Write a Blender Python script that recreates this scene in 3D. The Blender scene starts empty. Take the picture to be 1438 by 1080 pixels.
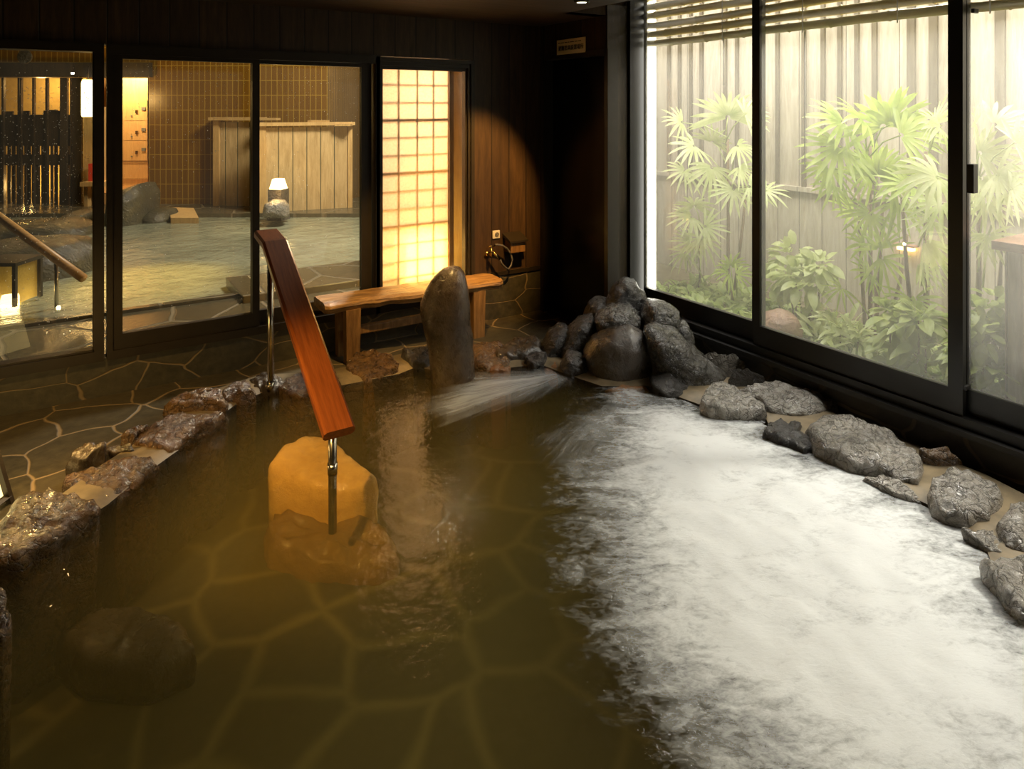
import bpy, bmesh, math, random
from mathutils import Vector, Matrix, noise, geometry
random.seed(7)
S = bpy.context.scene
COL = S.collection
# ------------------------------------------------------------------ camera model (level view, shifted lens)
F, CX, HY, H = 958.0, 719.0, 150.0, 1.7
TH = math.radians(57.3)
DV = Vector((math.cos(TH), math.sin(TH), 0)); RV = Vector((math.sin(TH), -math.cos(TH), 0)); UP = Vector((0, 0, 1))
CAM = Vector((0, 0, H))
def ray(px, py): return DV + RV * ((px - CX) / F) - UP * ((py - HY) / F)
def PD(px, py, D): return CAM + ray(px, py) * D
def PZ(px, py, z):
    q = ray(px, py); return CAM + q * ((z - H) / q.z)
def PX(px, py, X):
    q = ray(px, py); return CAM + q * (X / q.x)
def PY(px, py, Y):
    q = ray(px, py); return CAM + q * (Y / q.y)
def XA(px, Y=4.67): return PY(px, 300, Y).x
def YB(px, X=3.5): return PX(px, 300, X).y

cam = bpy.data.cameras.new('camera'); co = bpy.data.objects.new('camera', cam); COL.objects.link(co)
co.location = CAM; co.rotation_euler = (math.pi / 2, 0, TH - math.pi / 2)
cam.sensor_width = 36; cam.lens = 36 * F / 1438; cam.shift_y = -(540 - HY) / 1438; cam.clip_start = .02; cam.clip_end = 100
S.camera = co
S.view_settings.view_transform = 'Standard'; S.view_settings.look = 'None'
S.view_settings.exposure = 0.0; S.view_settings.gamma = 1
S.view_settings.use_curve_mapping = False

# ------------------------------------------------------------------ object helpers
W = {}
def tag(o, label=None, cat=None, group=None, kind=None):
    if label: o['label'] = label
    if cat: o['category'] = cat
    if group: o['group'] = group
    if kind: o['kind'] = kind
    return o
def empty(name, loc, label=None, cat=None, group=None, kind=None):
    o = bpy.data.objects.new(name, None); COL.objects.link(o); o.location = loc; o.empty_display_size = .1
    W[o] = Vector(loc); return tag(o, label, cat, group, kind)
def obj(name, bm, m, parent=None, smooth=False, label=None, cat=None, group=None, kind=None, origin=None):
    """bm is in world space; links it as ONE mesh object"""
    bmesh.ops.recalc_face_normals(bm, faces=bm.faces)
    if parent is not None: base = W[parent]
    elif origin is not None: base = Vector(origin)
    else: base = Vector((0, 0, 0))
    for v in bm.verts: v.co -= base
    me = bpy.data.meshes.new(name); bm.to_mesh(me); bm.free()
    if smooth:
        for p in me.polygons: p.use_smooth = True
    me.materials.append(m)
    o = bpy.data.objects.new(name, me); COL.objects.link(o)
    if parent is not None: o.parent = parent
    else: o.location = base
    W[o] = base.copy()
    return tag(o, label, cat, group, kind)
def base_of(bm):
    xs = [v.co.x for v in bm.verts]; ys = [v.co.y for v in bm.verts]; zs = [v.co.z for v in bm.verts]
    return Vector(((min(xs) + max(xs)) / 2, (min(ys) + max(ys)) / 2, min(zs)))
def solo(name, bm, m, label, cat, group=None, kind=None, smooth=False):
    return obj(name, bm, m, None, smooth, label, cat, group, kind, origin=tuple(base_of(bm)))
def B(): return bmesh.new()
def box(bm, x0, y0, z0, x1, y1, z1, bevel=0):
    x0, x1 = sorted((x0, x1)); y0, y1 = sorted((y0, y1)); z0, z1 = sorted((z0, z1))
    vs = [bm.verts.new((x, y, z)) for x in (x0, x1) for y in (y0, y1) for z in (z0, z1)]
    fs = [(0, 1, 3, 2), (4, 6, 7, 5), (0, 4, 5, 1), (2, 3, 7, 6), (0, 2, 6, 4), (1, 5, 7, 3)]
    faces = [bm.faces.new([vs[i] for i in f]) for f in fs]
    if bevel:
        es = list({e for f in faces for e in f.edges})
        bmesh.ops.bevel(bm, geom=es, offset=bevel, segments=2, affect='EDGES', profile=.6)
    return bm
def hexa(bm, A, Bq):
    """solid between two quads (lists of 4 points)"""
    a = [bm.verts.new(p) for p in A]; b = [bm.verts.new(p) for p in Bq]
    fs = [bm.faces.new(a), bm.faces.new(b[::-1])]
    for i in range(4): fs.append(bm.faces.new([a[i], a[(i + 1) % 4], b[(i + 1) % 4], b[i]]))
    return fs
def vbox(bm, x0, y0, x1, y1, D, depth):
    """upright box facing the viewer axis, front face at forward distance D"""
    q = [PD(x0, y0, D), PD(x1, y0, D), PD(x1, y1, D), PD(x0, y1, D)]
    hexa(bm, q, [p + DV * depth for p in q]); return bm
def tube(bm, pts, rad, n=10, cap=True):
    pts = [Vector(p) for p in pts]; rings = []
    rads = rad if isinstance(rad, (list, tuple)) else [rad] * len(pts)
    for i, p in enumerate(pts):
        t = (pts[min(i + 1, len(pts) - 1)] - pts[max(i - 1, 0)]).normalized()
        a = t.cross(Vector((0, 0, 1)))
        if a.length < .05: a = t.cross(Vector((1, 0, 0)))
        a.normalize(); b = t.cross(a)
        rings.append([bm.verts.new(p + (a * math.cos(k * 2 * math.pi / n) + b * math.sin(k * 2 * math.pi / n)) * rads[i]) for k in range(n)])
    for i in range(len(rings) - 1):
        for k in range(n): bm.faces.new([rings[i][k], rings[i][(k + 1) % n], rings[i + 1][(k + 1) % n], rings[i + 1][k]])
    if cap: bm.faces.new(rings[0][::-1]); bm.faces.new(rings[-1])
    return bm
def lathe(bm, prof, c, n=24, axis=UP):
    """prof: list of (radius, height)"""
    axis = axis.normalized(); a = axis.cross(Vector((1, 0, 0)))
    if a.length < .1: a = axis.cross(Vector((0, 1, 0)))
    a.normalize(); b = axis.cross(a); rings = []
    for r, h in prof:
        rings.append([bm.verts.new(c + axis * h + (a * math.cos(k * 2 * math.pi / n) + b * math.sin(k * 2 * math.pi / n)) * max(r, .0005)) for k in range(n)])
    for i in range(len(rings) - 1):
        for k in range(n): bm.faces.new([rings[i][k], rings[i][(k + 1) % n], rings[i + 1][(k + 1) % n], rings[i + 1][k]])
    bm.faces.new(rings[0][::-1]); bm.faces.new(rings[-1]); return bm
def resample(pts, n):
    L = [0]
    m = len(pts)
    for i in range(m):
        a, b = pts[i], pts[(i + 1) % m]; L.append(L[-1] + math.hypot(b[0] - a[0], b[1] - a[1]))
    out = []; i = 0
    for k in range(n):
        s = L[-1] * k / n
        while L[i + 1] < s: i += 1
        t = (s - L[i]) / max(L[i + 1] - L[i], 1e-9); a, b = pts[i], pts[(i + 1) % m]
        out.append((a[0] + (b[0] - a[0]) * t, a[1] + (b[1] - a[1]) * t))
    return out

# ------------------------------------------------------------------ materials
class NT:
    def __init__(s, name):
        s.m = bpy.data.materials.new(name); s.m.use_nodes = True; s.t = s.m.node_tree; s.t.nodes.clear()
        s.out = s.n('ShaderNodeOutputMaterial')
    def n(s, typ, **kw):
        nd = s.t.nodes.new(typ)
        for k, v in kw.items():
            if k == 'ins':
                for i, val in v.items():
                    if hasattr(val, 'is_output') or isinstance(val, bpy.types.NodeSocket): s.t.links.new(val, nd.inputs[i])
                    else: nd.inputs[i].default_value = val
            else: setattr(nd, k, v)
        return nd
    def math(s, op, a, b=0.0, c=0.0, clamp=False):
        nd = s.n('ShaderNodeMath', operation=op, use_clamp=clamp, ins={0: a, 1: b, 2: c}); return nd.outputs[0]
    def obj(s): return s.n('ShaderNodeTexCoord').outputs['Object']
    def rand(s): return s.n('ShaderNodeObjectInfo').outputs['Random']
    def off(s, vec, k=37.0):
        r = s.math('MULTIPLY', s.rand(), k)
        return s.n('ShaderNodeVectorMath', operation='ADD', ins={0: vec, 1: s.n('ShaderNodeCombineXYZ', ins={0: r, 1: r, 2: r}).outputs[0]}).outputs[0]
    def map(s, vec, scale=(1, 1, 1), rot=(0, 0, 0), loc=(0, 0, 0)):
        return s.n('ShaderNodeMapping', ins={0: vec, 1: loc, 2: rot, 3: scale}).outputs[0]
    def noise(s, vec, scale, detail=4, rough=.55, dist=0):
        return s.n('ShaderNodeTexNoise', ins={'Vector': vec, 'Scale': scale, 'Detail': detail, 'Roughness': rough, 'Distortion': dist}).outputs[0]
    def ramp(s, fac, stops, interp='LINEAR'):
        nd = s.n('ShaderNodeValToRGB', ins={0: fac}); cr = nd.color_ramp; cr.interpolation = interp
        while len(cr.elements) < len(stops): cr.elements.new(.5)
        for e, (p, c) in zip(cr.elements, stops):
            e.position = p; e.color = (c, c, c, 1) if isinstance(c, (int, float)) else (*c, 1)
        return nd.outputs[0]
    def mix(s, fac, a, b, blend='MIX'):
        nd = s.n('ShaderNodeMix', data_type='RGBA', blend_type=blend, ins={0: fac})
        for i, v in ((6, a), (7, b)):
            if isinstance(v, bpy.types.NodeSocket): s.t.links.new(v, nd.inputs[i])
            else: nd.inputs[i].default_value = (*v, 1) if len(v) == 3 else v
        return nd.outputs[2]
    def bump(s, h, strength=.5, dist=.01, normal=None):
        ins = {'Strength': strength, 'Distance': dist, 'Height': h}
        if normal is not None: ins['Normal'] = normal
        return s.n('ShaderNodeBump', ins=ins).outputs[0]
    def bsdf(s, col, rough=.5, metal=0, normal=None, spec=.5, coat=0, emis=None, es=0, **kw):
        ins = {'Base Color': col if isinstance(col, bpy.types.NodeSocket) else (*col, 1), 'Roughness': rough, 'Metallic': metal, 'Specular IOR Level': spec, 'Coat Weight': coat, 'Coat Roughness': .12}
        if normal is not None:
            ins['Normal'] = normal
            if coat: ins['Coat Normal'] = normal
        if emis: ins['Emission Color'] = (*emis, 1); ins['Emission Strength'] = es
        ins.update(kw)
        return s.n('ShaderNodeBsdfPrincipled', ins=ins).outputs[0]
    def done(s, sh): s.t.links.new(sh, s.out.inputs[0]); return s.m
def comps(t, vec, ax):
    sp = t.n('ShaderNodeSeparateXYZ', ins={0: vec})
    d = {'x': 0, 'y': 1, 'z': 2}
    return [sp.outputs[d[a]] for a in ax]

def m_plain(name, col, rough=.5, metal=0, spec=.5, var=.15, coat=0):
    t = NT(name); v = t.noise(t.obj(), 14, 3)
    c = t.mix(t.ramp(v, [(.3, 1 - var), (.7, 1 + var * .2)]), (0, 0, 0), col)
    return t.done(t.bsdf(c, rough, metal, t.bump(v, .15, .004), spec, coat))
def m_emit(name, col, strength):
    t = NT(name); return t.done(t.n('ShaderNodeEmission', ins={0: (*col, 1), 1: strength}).outputs[0])

def m_rock(name, dark, mid, light, rough=(.25, .55), scale=1.0, stretch=(1, 1, 1), bumps=1.0, coat=.8, crack=0.0):
    t = NT(name); v = t.off(t.map(t.obj(), stretch))
    n1 = t.noise(v, 5 * scale, 6, .6); n2 = t.noise(v, 26 * scale, 7, .7, .4); n3 = t.noise(v, 130 * scale, 4, .7)
    w = t.n('ShaderNodeTexWave', wave_type='BANDS', bands_direction='DIAGONAL', ins={'Vector': v, 'Scale': 7 * scale, 'Distortion': 9.0, 'Detail': 4.0, 'Detail Scale': 1.6}).outputs[1]
    f = t.math('ADD', t.math('MULTIPLY', n1, .6), t.math('MULTIPLY', n2, .4))
    c = t.ramp(f, [(.3, dark), (.52, mid), (.72, light)])
    c = t.mix(t.math('MULTIPLY', t.rand(), .5), c, (dark[0] * 1.3, dark[1] * 1.2, dark[2]))
    if crack:
        vd = t.n('ShaderNodeVectorMath', operation='ADD', ins={0: v, 1: t.n('ShaderNodeVectorMath', operation='SCALE', ins={0: t.n('ShaderNodeTexNoise', ins={'Vector': v, 'Scale': 9.0, 'Detail': 5.0}).outputs[1], 'Scale': .22}).outputs[0]}).outputs[0]
        ck = t.n('ShaderNodeTexVoronoi', feature='DISTANCE_TO_EDGE', ins={'Vector': t.map(vd, (1, 2.3, 1.8), (0, 0, .6)), 'Scale': 8 * scale}).outputs[0]
        cm = t.ramp(ck, [(0.0, 0.0), (.05, .75), (.12, 1.0)])
        c = t.mix(t.math('MULTIPLY_ADD', cm, crack, 1 - crack), (dark[0] * .35, dark[1] * .33, dark[2] * .3), c)
        n1 = t.math('ADD', n1, t.math('MULTIPLY', cm, .5 * crack))
    h = t.math('ADD', t.math('ADD', t.math('MULTIPLY', n1, .9), t.math('MULTIPLY', n2, .8)), t.math('ADD', t.math('MULTIPLY', n3, .34), t.math('MULTIPLY', w, .16)))
    r = t.ramp(n2, [(.35, rough[0]), (.65, rough[1])])
    return t.done(t.bsdf(c, r, 0, t.bump(h, .9 * bumps, .034), .5, coat, **{'Coat Normal': t.bump(h, .42 * bumps, .03), 'Coat Roughness': .1}))

def m_crazy(name, ax, scale, cols, mortar, mw=.035, soft=.02, rough=.45, spec=.5, seed=0.0, bump=.35, stretch=(1, 1)):
    t = NT(name); a, b = comps(t, t.obj(), ax)
    v = t.n('ShaderNodeCombineXYZ', ins={0: t.math('MULTIPLY', a, stretch[0]), 1: t.math('MULTIPLY', b, stretch[1]), 2: seed}).outputs[0]
    dn = t.n('ShaderNodeTexNoise', ins={'Vector': v, 'Scale': 2.2 * scale / 3, 'Detail': 2.0}).outputs[1]
    dv = t.n('ShaderNodeVectorMath', operation='SUBTRACT', ins={0: dn, 1: (.5, .5, .5)}).outputs[0]
    dv = t.n('ShaderNodeVectorMath', operation='SCALE', ins={0: dv, 'Scale': .22}).outputs[0]
    v2 = t.n('ShaderNodeVectorMath', operation='ADD', ins={0: v, 1: dv}).outputs[0]
    v2 = t.map(v2, (1, 1, 0), loc=(seed, seed * 2, 0))
    e = t.n('ShaderNodeTexVoronoi', voronoi_dimensions='2D', feature='DISTANCE_TO_EDGE', ins={'Vector': v2, 'Scale': scale}).outputs[0]
    cell = t.n('ShaderNodeTexVoronoi', voronoi_dimensions='2D', feature='F1', ins={'Vector': v2, 'Scale': scale}).outputs[1]
    cg = t.n('ShaderNodeSeparateColor', ins={0: cell}).outputs[0]
    n = t.noise(t.obj(), 18, 5, .6); n0 = t.noise(t.obj(), 3, 3)
    st = t.mix(cg, cols[0], cols[1]); st = t.mix(t.ramp(n, [(.35, 0.0), (.7, .7)]), st, cols[2])
    lo = t.math('MULTIPLY_ADD', t.math('SUBTRACT', n0, .5), .03, mw)
    mk = t.n('ShaderNodeMapRange', interpolation_type='SMOOTHSTEP', ins={0: e, 1: t.math('SUBTRACT', lo, soft), 2: t.math('ADD', lo, soft), 3: 0.0, 4: 1.0}).outputs[0]
    c = t.mix(mk, mortar, st)
    hh = t.math('ADD', t.math('MULTIPLY', mk, .8), t.math('MULTIPLY', n, .45))
    rr = t.math('MULTIPLY_ADD', mk, rough - .75, .75)
    return t.done(t.bsdf(c, rr, 0, t.bump(hh, bump, .02), spec))

def m_wood(name, c1, c2, ax='xz', grain=(1, 14), rough=.5, board=0, groove=.035, gcol=(.01, .006, .003), coat=0, spec=.4, bump=.3, vary=.5, rot=None):
    """ax: (across the boards, along the grain)"""
    t = NT(name); o = t.obj()
    if rot: o = t.map(o, (1, 1, 1), rot)
    a, b = comps(t, o, ax)
    third = [q for q in 'xyz' if q not in ax][0]; c3 = comps(t, o, third)[0]
    r = t.math('MULTIPLY', t.rand(), 20.0)
    v = t.n('ShaderNodeCombineXYZ', ins={0: t.math('ADD', t.math('MULTIPLY', a, grain[1]), r), 1: t.math('MULTIPLY', b, grain[0]), 2: t.math('MULTIPLY', c3, grain[1])}).outputs[0]
    n = t.noise(v, 3, 6, .6, .6); n2 = t.noise(v, 14, 3, .6)
    f = t.math('ADD', t.math('MULTIPLY', n, .75), t.math('MULTIPLY', n2, .25))
    c = t.ramp(f, [(.32, c1), (.66, c2)]); h = f
    if board:
        q = t.math('DIVIDE', a, board); fr = t.math('FRACT', q)
        wn = t.n('ShaderNodeTexWhiteNoise', noise_dimensions='1D', ins={'W': t.math('FLOOR', q)}).outputs[0]
        c = t.mix(t.math('MULTIPLY', wn, vary), c, c1)
        d = t.math('MINIMUM', fr, t.math('SUBTRACT', 1.0, fr))
        g = t.ramp(d, [(groove * .5, 0.0), (groove, 1.0)])
        c = t.mix(g, gcol, c); h = t.math('ADD', t.math('MULTIPLY', f, .3), t.math('MULTIPLY', g, .8))
    return t.done(t.bsdf(c, rough, 0, t.bump(h, bump, .008), spec, coat))

def m_glass(name, tint=(1, 1, 1), fog=0.0, fogcol=(.95, .93, .85), streak=False, refl=.9):
    """a thin pane: reflects by its angle, lets the rest through, and a film of condensation that scatters"""
    t = NT(name); o = t.obj()
    bf = t.n('ShaderNodeNewGeometry').outputs['Backfacing']
    fr = t.n('ShaderNodeFresnel', ins={0: t.math('MULTIPLY_ADD', bf, 1 / 1.5 - 1.5, 1.5)}).outputs[0]
    tr = t.n('ShaderNodeBsdfTransparent', ins={0: (*tint, 1)}).outputs[0]
    sh = tr
    if fog:
        n = t.noise(o, 1.3, 4, .6)
        n2 = t.noise(t.map(o, (1, 9, .7)), 3, 4, .6)
        f = t.math('ADD', t.math('MULTIPLY', n, .6), t.math('MULTIPLY', n2, .4))
        fac = t.ramp(f, [(.3, fog * .7), (.7, min(1, fog * 1.3))])
        fa = t.n('ShaderNodeBsdfTranslucent', ins={0: (*fogcol, 1)}).outputs[0]
        fb = t.n('ShaderNodeBsdfDiffuse', ins={0: (*fogcol, 1)}).outputs[0]
        fs = t.n('ShaderNodeMixShader', ins={0: .15, 1: fa, 2: fb}).outputs[0]
        sh = t.n('ShaderNodeMixShader', ins={0: fac, 1: tr, 2: fs}).outputs[0]
    gl = t.n('ShaderNodeBsdfGlossy', ins={0: (1, 1, 1, 1), 1: .0}).outputs[0]
    return t.done(t.n('ShaderNodeMixShader', ins={0: t.math('MULTIPLY', fr, refl), 1: sh, 2: gl}).outputs[0])

def m_leaf(name, c1, c2, trans=.45):
    t = NT(name); n = t.noise(t.off(t.obj()), 9, 3)
    c = t.mix(t.ramp(n, [(.3, 0.0), (.7, 1.0)]), c1, c2)
    p = t.bsdf(c, .4, 0, None, .5)
    tl = t.n('ShaderNodeBsdfTranslucent', ins={0: c}).outputs[0]
    return t.done(t.n('ShaderNodeMixShader', ins={0: trans, 1: p, 2: tl}).outputs[0])

def m_paper(name, col, trans=.12):
    t = NT(name); n = t.noise(t.obj(), 60, 4)
    c = t.mix(t.ramp(n, [(.3, 0.0), (.7, 1.0)]), (col[0] * .85, col[1] * .82, col[2] * .78), col)
    a = t.n('ShaderNodeBsdfTranslucent', ins={0: c}).outputs[0]; b = t.n('ShaderNodeBsdfDiffuse', ins={0: c}).outputs[0]
    s1 = t.n('ShaderNodeMixShader', ins={0: .3, 1: a, 2: b}).outputs[0]
    tr = t.n('ShaderNodeBsdfTransparent').outputs[0]
    return t.done(t.n('ShaderNodeMixShader', ins={0: trans, 1: s1, 2: tr}).outputs[0])

def m_water(name, tint, murk, murkfac, rough, b1, b2, ripple=.03, stretch=(1, 1, 1), rot=0, ior=1.33, vol=None):
    t = NT(name); o = t.map(t.obj(), stretch, (0, 0, rot))
    h = t.math('ADD', t.math('MULTIPLY', t.noise(o, b1, 3, .5), 1.0), t.math('MULTIPLY', t.noise(o, b2, 3, .6), .35))
    nm = t.bump(h, .5, ripple)
    bf = t.n('ShaderNodeNewGeometry').outputs['Backfacing']
    fr = t.n('ShaderNodeFresnel', ins={0: t.math('MULTIPLY_ADD', bf, 1 / ior - ior, ior), 'Normal': nm}).outputs[0]
    tr = t.n('ShaderNodeBsdfTransparent', ins={0: (*tint, 1)}).outputs[0]
    mf = t.math('MULTIPLY', t.ramp(t.noise(t.obj(), .9, 4, .6), [(.3, .6), (.7, 1.2)]), murkfac)
    df = t.n('ShaderNodeBsdfDiffuse', ins={0: (*murk, 1)}).outputs[0]
    body = t.n('ShaderNodeMixShader', ins={0: mf, 1: tr, 2: df}).outputs[0]
    gl = t.n('ShaderNodeBsdfGlossy', ins={0: (1, 1, 1, 1), 1: rough, 'Normal': nm}).outputs[0]
    if vol:
        vs = t.n('ShaderNodeVolumeScatter', ins={'Color': (*vol[0], 1), 'Density': vol[1], 'Anisotropy': .2}).outputs[0]
        va = t.n('ShaderNodeVolumeAbsorption', ins={'Color': (*vol[2], 1), 'Density': vol[3]}).outputs[0]
        t.t.links.new(t.n('ShaderNodeAddShader', ins={0: vs, 1: va}).outputs[0], t.out.inputs[1])
    return t.done(t.n('ShaderNodeMixShader', ins={0: fr, 1: body, 2: gl}).outputs[0])

def m_foam(name, scale, stretch, rot, k=2.0, lo=.4, hi=.9, col=(.74, .755, .745), polar=None, amax=.97):
    """froth whose cover follows the mesh attribute 'cover' broken up by noise"""
    t = NT(name); a = t.n('ShaderNodeAttribute', attribute_name='cover').outputs['Fac']
    o = t.obj()
    if polar:
        x, y = comps(t, o, 'xy'); dx = t.math('SUBTRACT', x, polar[0]); dy = t.math('SUBTRACT', y, polar[1])
        rr = t.math('SQRT', t.math('ADD', t.math('MULTIPLY', dx, dx), t.math('MULTIPLY', dy, dy)))
        o = t.n('ShaderNodeCombineXYZ', ins={0: t.math('MULTIPLY', rr, stretch[0]), 1: t.math('MULTIPLY', t.math('ARCTAN2', dy, dx), stretch[1]), 2: 0.0}).outputs[0]
    else: o = t.map(t.map(o, (1, 1, 1), (0, 0, rot)), stretch)
    n1 = t.noise(o, scale, 10, .62, .8); n2 = t.noise(o, scale * 7, 6, .72, .5); n0 = t.noise(o, scale * .3, 4, .6)
    n = t.math('ADD', t.math('ADD', t.math('MULTIPLY', n1, .45), t.math('MULTIPLY', n2, .3)), t.math('MULTIPLY', n0, .25))
    f = t.math('MULTIPLY_ADD', t.math('SUBTRACT', n, .5), k, a)
    f = t.n('ShaderNodeMapRange', interpolation_type='SMOOTHSTEP', ins={0: f, 1: lo, 2: hi, 3: 0.0, 4: amax}).outputs[0]
    f = t.math('MULTIPLY', f, t.ramp(a, [(0.02, 0.0), (.15, 1.0)]))
    df = t.bsdf(col, .55, 0, t.bump(n, .25, .03), .3)
    tr = t.n('ShaderNodeBsdfTransparent').outputs[0]
    return t.done(t.n('ShaderNodeMixShader', ins={0: f, 1: tr, 2: df}).outputs[0])

def m_tiles(name, ax, bw, rh, cols, grout, rough=.3, mortar=.006):
    t = NT(name); a, b = comps(t, t.obj(), ax)
    v = t.n('ShaderNodeCombineXYZ', ins={0: a, 1: b, 2: 0.0}).outputs[0]
    br = t.n('ShaderNodeTexBrick', offset=0.0, squash=1.0, ins={'Vector': v, 'Color1': (*cols[0], 1), 'Color2': (*cols[1], 1), 'Mortar': (*grout, 1), 'Scale': 1.0, 'Mortar Size': mortar, 'Mortar Smooth': .2, 'Bias': 0.0, 'Brick Width': bw, 'Row Height': rh})
    return t.done(t.bsdf(br.outputs[0], rough, 0, t.bump(br.outputs[1], -.3, .004), .5))

M = {}
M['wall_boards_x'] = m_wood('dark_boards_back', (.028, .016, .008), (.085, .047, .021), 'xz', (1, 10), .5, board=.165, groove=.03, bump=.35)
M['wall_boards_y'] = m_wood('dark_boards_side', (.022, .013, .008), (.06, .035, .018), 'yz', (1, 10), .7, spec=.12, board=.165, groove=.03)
M['ceiling'] = m_wood('dark_ceiling_boards', (.028, .017, .009), (.06, .036, .018), 'yx', (1, 8), .65, board=.2, groove=.02)
M['frame'] = m_plain('dark_bronze_frame', (.026, .019, .011), .45, 0, .35, .2)
M['frame_black'] = m_plain('black_frame', (.011, .010, .008), .35, 0, .5, .2)
M['paving'] = m_crazy('patio_crazy_paving', 'xy', 3.0, ((.042, .036, .022), (.075, .060, .034), (.10, .082, .045)), (.24, .17, .085), .02, .012, .38, seed=3.1)
M['stone_wall_x'] = m_crazy('stone_cladding_back', 'xz', 3.6, ((.030, .028, .018), (.058, .05, .03), (.09, .078, .046)), (.20, .145, .075), .018, .010, .5, seed=5.3, stretch=(.8, 1.5))
M['stone_wall_y'] = m_crazy('stone_cladding_side', 'yz', 3.6, ((.022, .02, .016), (.04, .035, .027), (.055, .05, .04)), (.12, .10, .07), .03, .014, .5, seed=8.3, stretch=(.75, 1.3))
M['basin'] = m_crazy('basin_crazy_paving', 'xy', 2.7, ((.045, .040, .026), (.065, .058, .038), (.08, .07, .045)), (.20, .17, .078), .05, .075, .8, seed=1.7, bump=.1)
M['basin_wall'] = m_rock('dark_bath_wall_stone', (.025, .018, .009), (.075, .05, .022), (.14, .095, .04), (.5, .8), .8, (1, 1, 1), .8, 0, .8)
M['mortar'] = m_plain('tan_mortar', (.24, .18, .10), .5, 0, .5, .4)
M['rock_brown'] = m_rock('brown_wet_rock', (.055, .030, .010), (.20, .105, .030), (.40, .225, .075), (.15, .45), 1.0, (1, 1, 1), 1.1, .9, .7)
M['rock_grey'] = m_rock('grey_wet_schist', (.14, .125, .105), (.50, .455, .385), (.84, .79, .70), (.12, .35), 1.0, (1, 1, 1), 1.15, .9, .6)
M['rock_heap'] = m_rock('dark_grey_lava_rock', (.03, .026, .02), (.13, .115, .09), (.42, .385, .33), (.15, .4), 1.1, (1, 1, 1), 1.2, .9, .7)
M['rock_dark'] = m_rock('dark_lava_rock', (.014, .012, .010), (.055, .045, .035), (.14, .12, .095), (.22, .5), 1.3, (1, 1, 1), 1.3)
M['rock_smooth'] = m_rock('smooth_dark_rock', (.022, .016, .010), (.068, .046, .026), (.14, .10, .06), (.2, .42), .8, (1, 1, .6), .55)
M['rock_orange'] = m_rock('orange_mineral_rock', (.20, .085, .025), (.45, .20, .06), (.62, .33, .13), (.3, .6))
M['rock_step_deep'] = m_rock('brown_step_stone', (.16, .09, .025), (.27, .15, .04), (.36, .21, .06), (.6, .8), .8, (1, 1, 1), .5)  # lower step: dimming by deeper water put into the stone colour
M['rock_step'] = m_rock('pale_orange_step_stone', (.62, .34, .09), (.84, .50, .15), (.9, .6, .22), (.5, .8), .8, (1, 1, 1), .5)  # upper step: its spotlit brightness is put into the stone colour
M['rock_pink'] = m_rock('pinkish_garden_rock', (.25, .13, .08), (.46, .26, .17), (.6, .38, .26), (.6, .8))
M['bench_wood'] = m_wood('rough_bench_wood', (.07, .032, .010), (.52, .29, .10), 'yx', (1.2, 16), .4, coat=.35, bump=1.0)
M['bench_leg'] = m_wood('bench_leg_wood', (.10, .05, .016), (.30, .16, .055), 'xz', (1.2, 12), .5, bump=.5)
M['log_wood'] = m_wood('pale_log_rail', (.30, .15, .045), (.5, .28, .10), 'yx', (1, 12), .4, bump=.2)
M['steel'] = m_plain('stainless_steel', (.55, .5, .42), .18, 1, .5, .05)
M['brass'] = m_plain('brass', (.6, .42, .15), .25, 1, .5, .1)
M['glass_warm'] = m_glass('pane_glass', (.97, .96, .92), .035, (.9, .85, .7))
M['glass_fog'] = m_glass('fogged_pane_glass', (.97, .97, .95), .19, (.95, .93, .84))
M['droplet'] = (lambda t: t.done(t.bsdf((.95, .93, .88), .06, 0, None, .8, 0, **{'Transmission Weight': .25})))(NT('water_droplet'))
M['fence_wood'] = m_wood('weathered_grey_fence', (.32, .275, .20), (.55, .495, .39), 'yz', (1, 10), .75, board=.21, groove=.022, gcol=(.12, .10, .07), bump=.3, vary=.35)
M['fence_batten'] = m_wood('fence_batten_wood', (.09, .07, .045), (.18, .15, .10), 'yz', (1, 10), .75)
M['post_wood'] = m_wood('grey_box_wood', (.30, .245, .18), (.48, .41, .32), 'yz', (1, 12), .7, board=.12, groove=.03, gcol=(.1, .08, .06))
M['cap_wood'] = m_wood('brown_cap_wood', (.20, .10, .055), (.36, .20, .12), 'xy', (1, 12), .6)
M['bamboo'] = m_wood('aged_bamboo', (.58, .48, .20), (.8, .7, .36), 'xy', (.6, 9), .4, bump=.1)
M['cord'] = m_plain('white_cord', (.7, .68, .6), .8)
M['leaf_palm'] = m_leaf('palm_leaf', (.30, .42, .05), (.50, .60, .12))
M['leaf_pale'] = m_leaf('pale_palm_leaf', (.48, .56, .20), (.70, .74, .40))
M['leaf_shrub'] = m_leaf('shrub_leaf', (.30, .40, .08), (.50, .57, .18))
M['leaf_ground'] = m_leaf('ground_cover_leaf', (.26, .36, .08), (.46, .52, .18))
M['stem'] = m_plain('brown_palm_stem', (.20, .14, .075), .8)
M['soil'] = m_plain('garden_soil', (.16, .13, .07), .9, 0, .2, .5)
M['paper'] = m_paper('shoji_paper', (.93, .80, .64), .16)
M['lattice'] = m_wood('lattice_wood', (.16, .09, .04), (.28, .165, .08), 'xz', (1, 10), .5)
M['sign_board'] = m_plain('cream_sign_board', (.85, .68, .34), .5, 0, .4, .05)
M['sign_ink'] = m_plain('black_sign_ink', (.012, .012, .012), .6)
M['white_plastic'] = m_plain('white_plastic', (.72, .68, .58), .4, 0, .5, .05)
M['grey_plastic'] = m_plain('grey_plastic', (.18, .17, .15), .5)
M['hose'] = m_plain('grey_hose', (.11, .10, .09), .45)
M['black'] = m_plain('black_panel', (.004, .004, .004), .25, 0, .3, .1)
M['water'] = m_water('bath_water', (.96, .94, .86), (.095, .078, .03), .03, .05, 14, 44, .010, vol=((.62, .52, .22), .62, (.70, .62, .25), 1.5))
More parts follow.
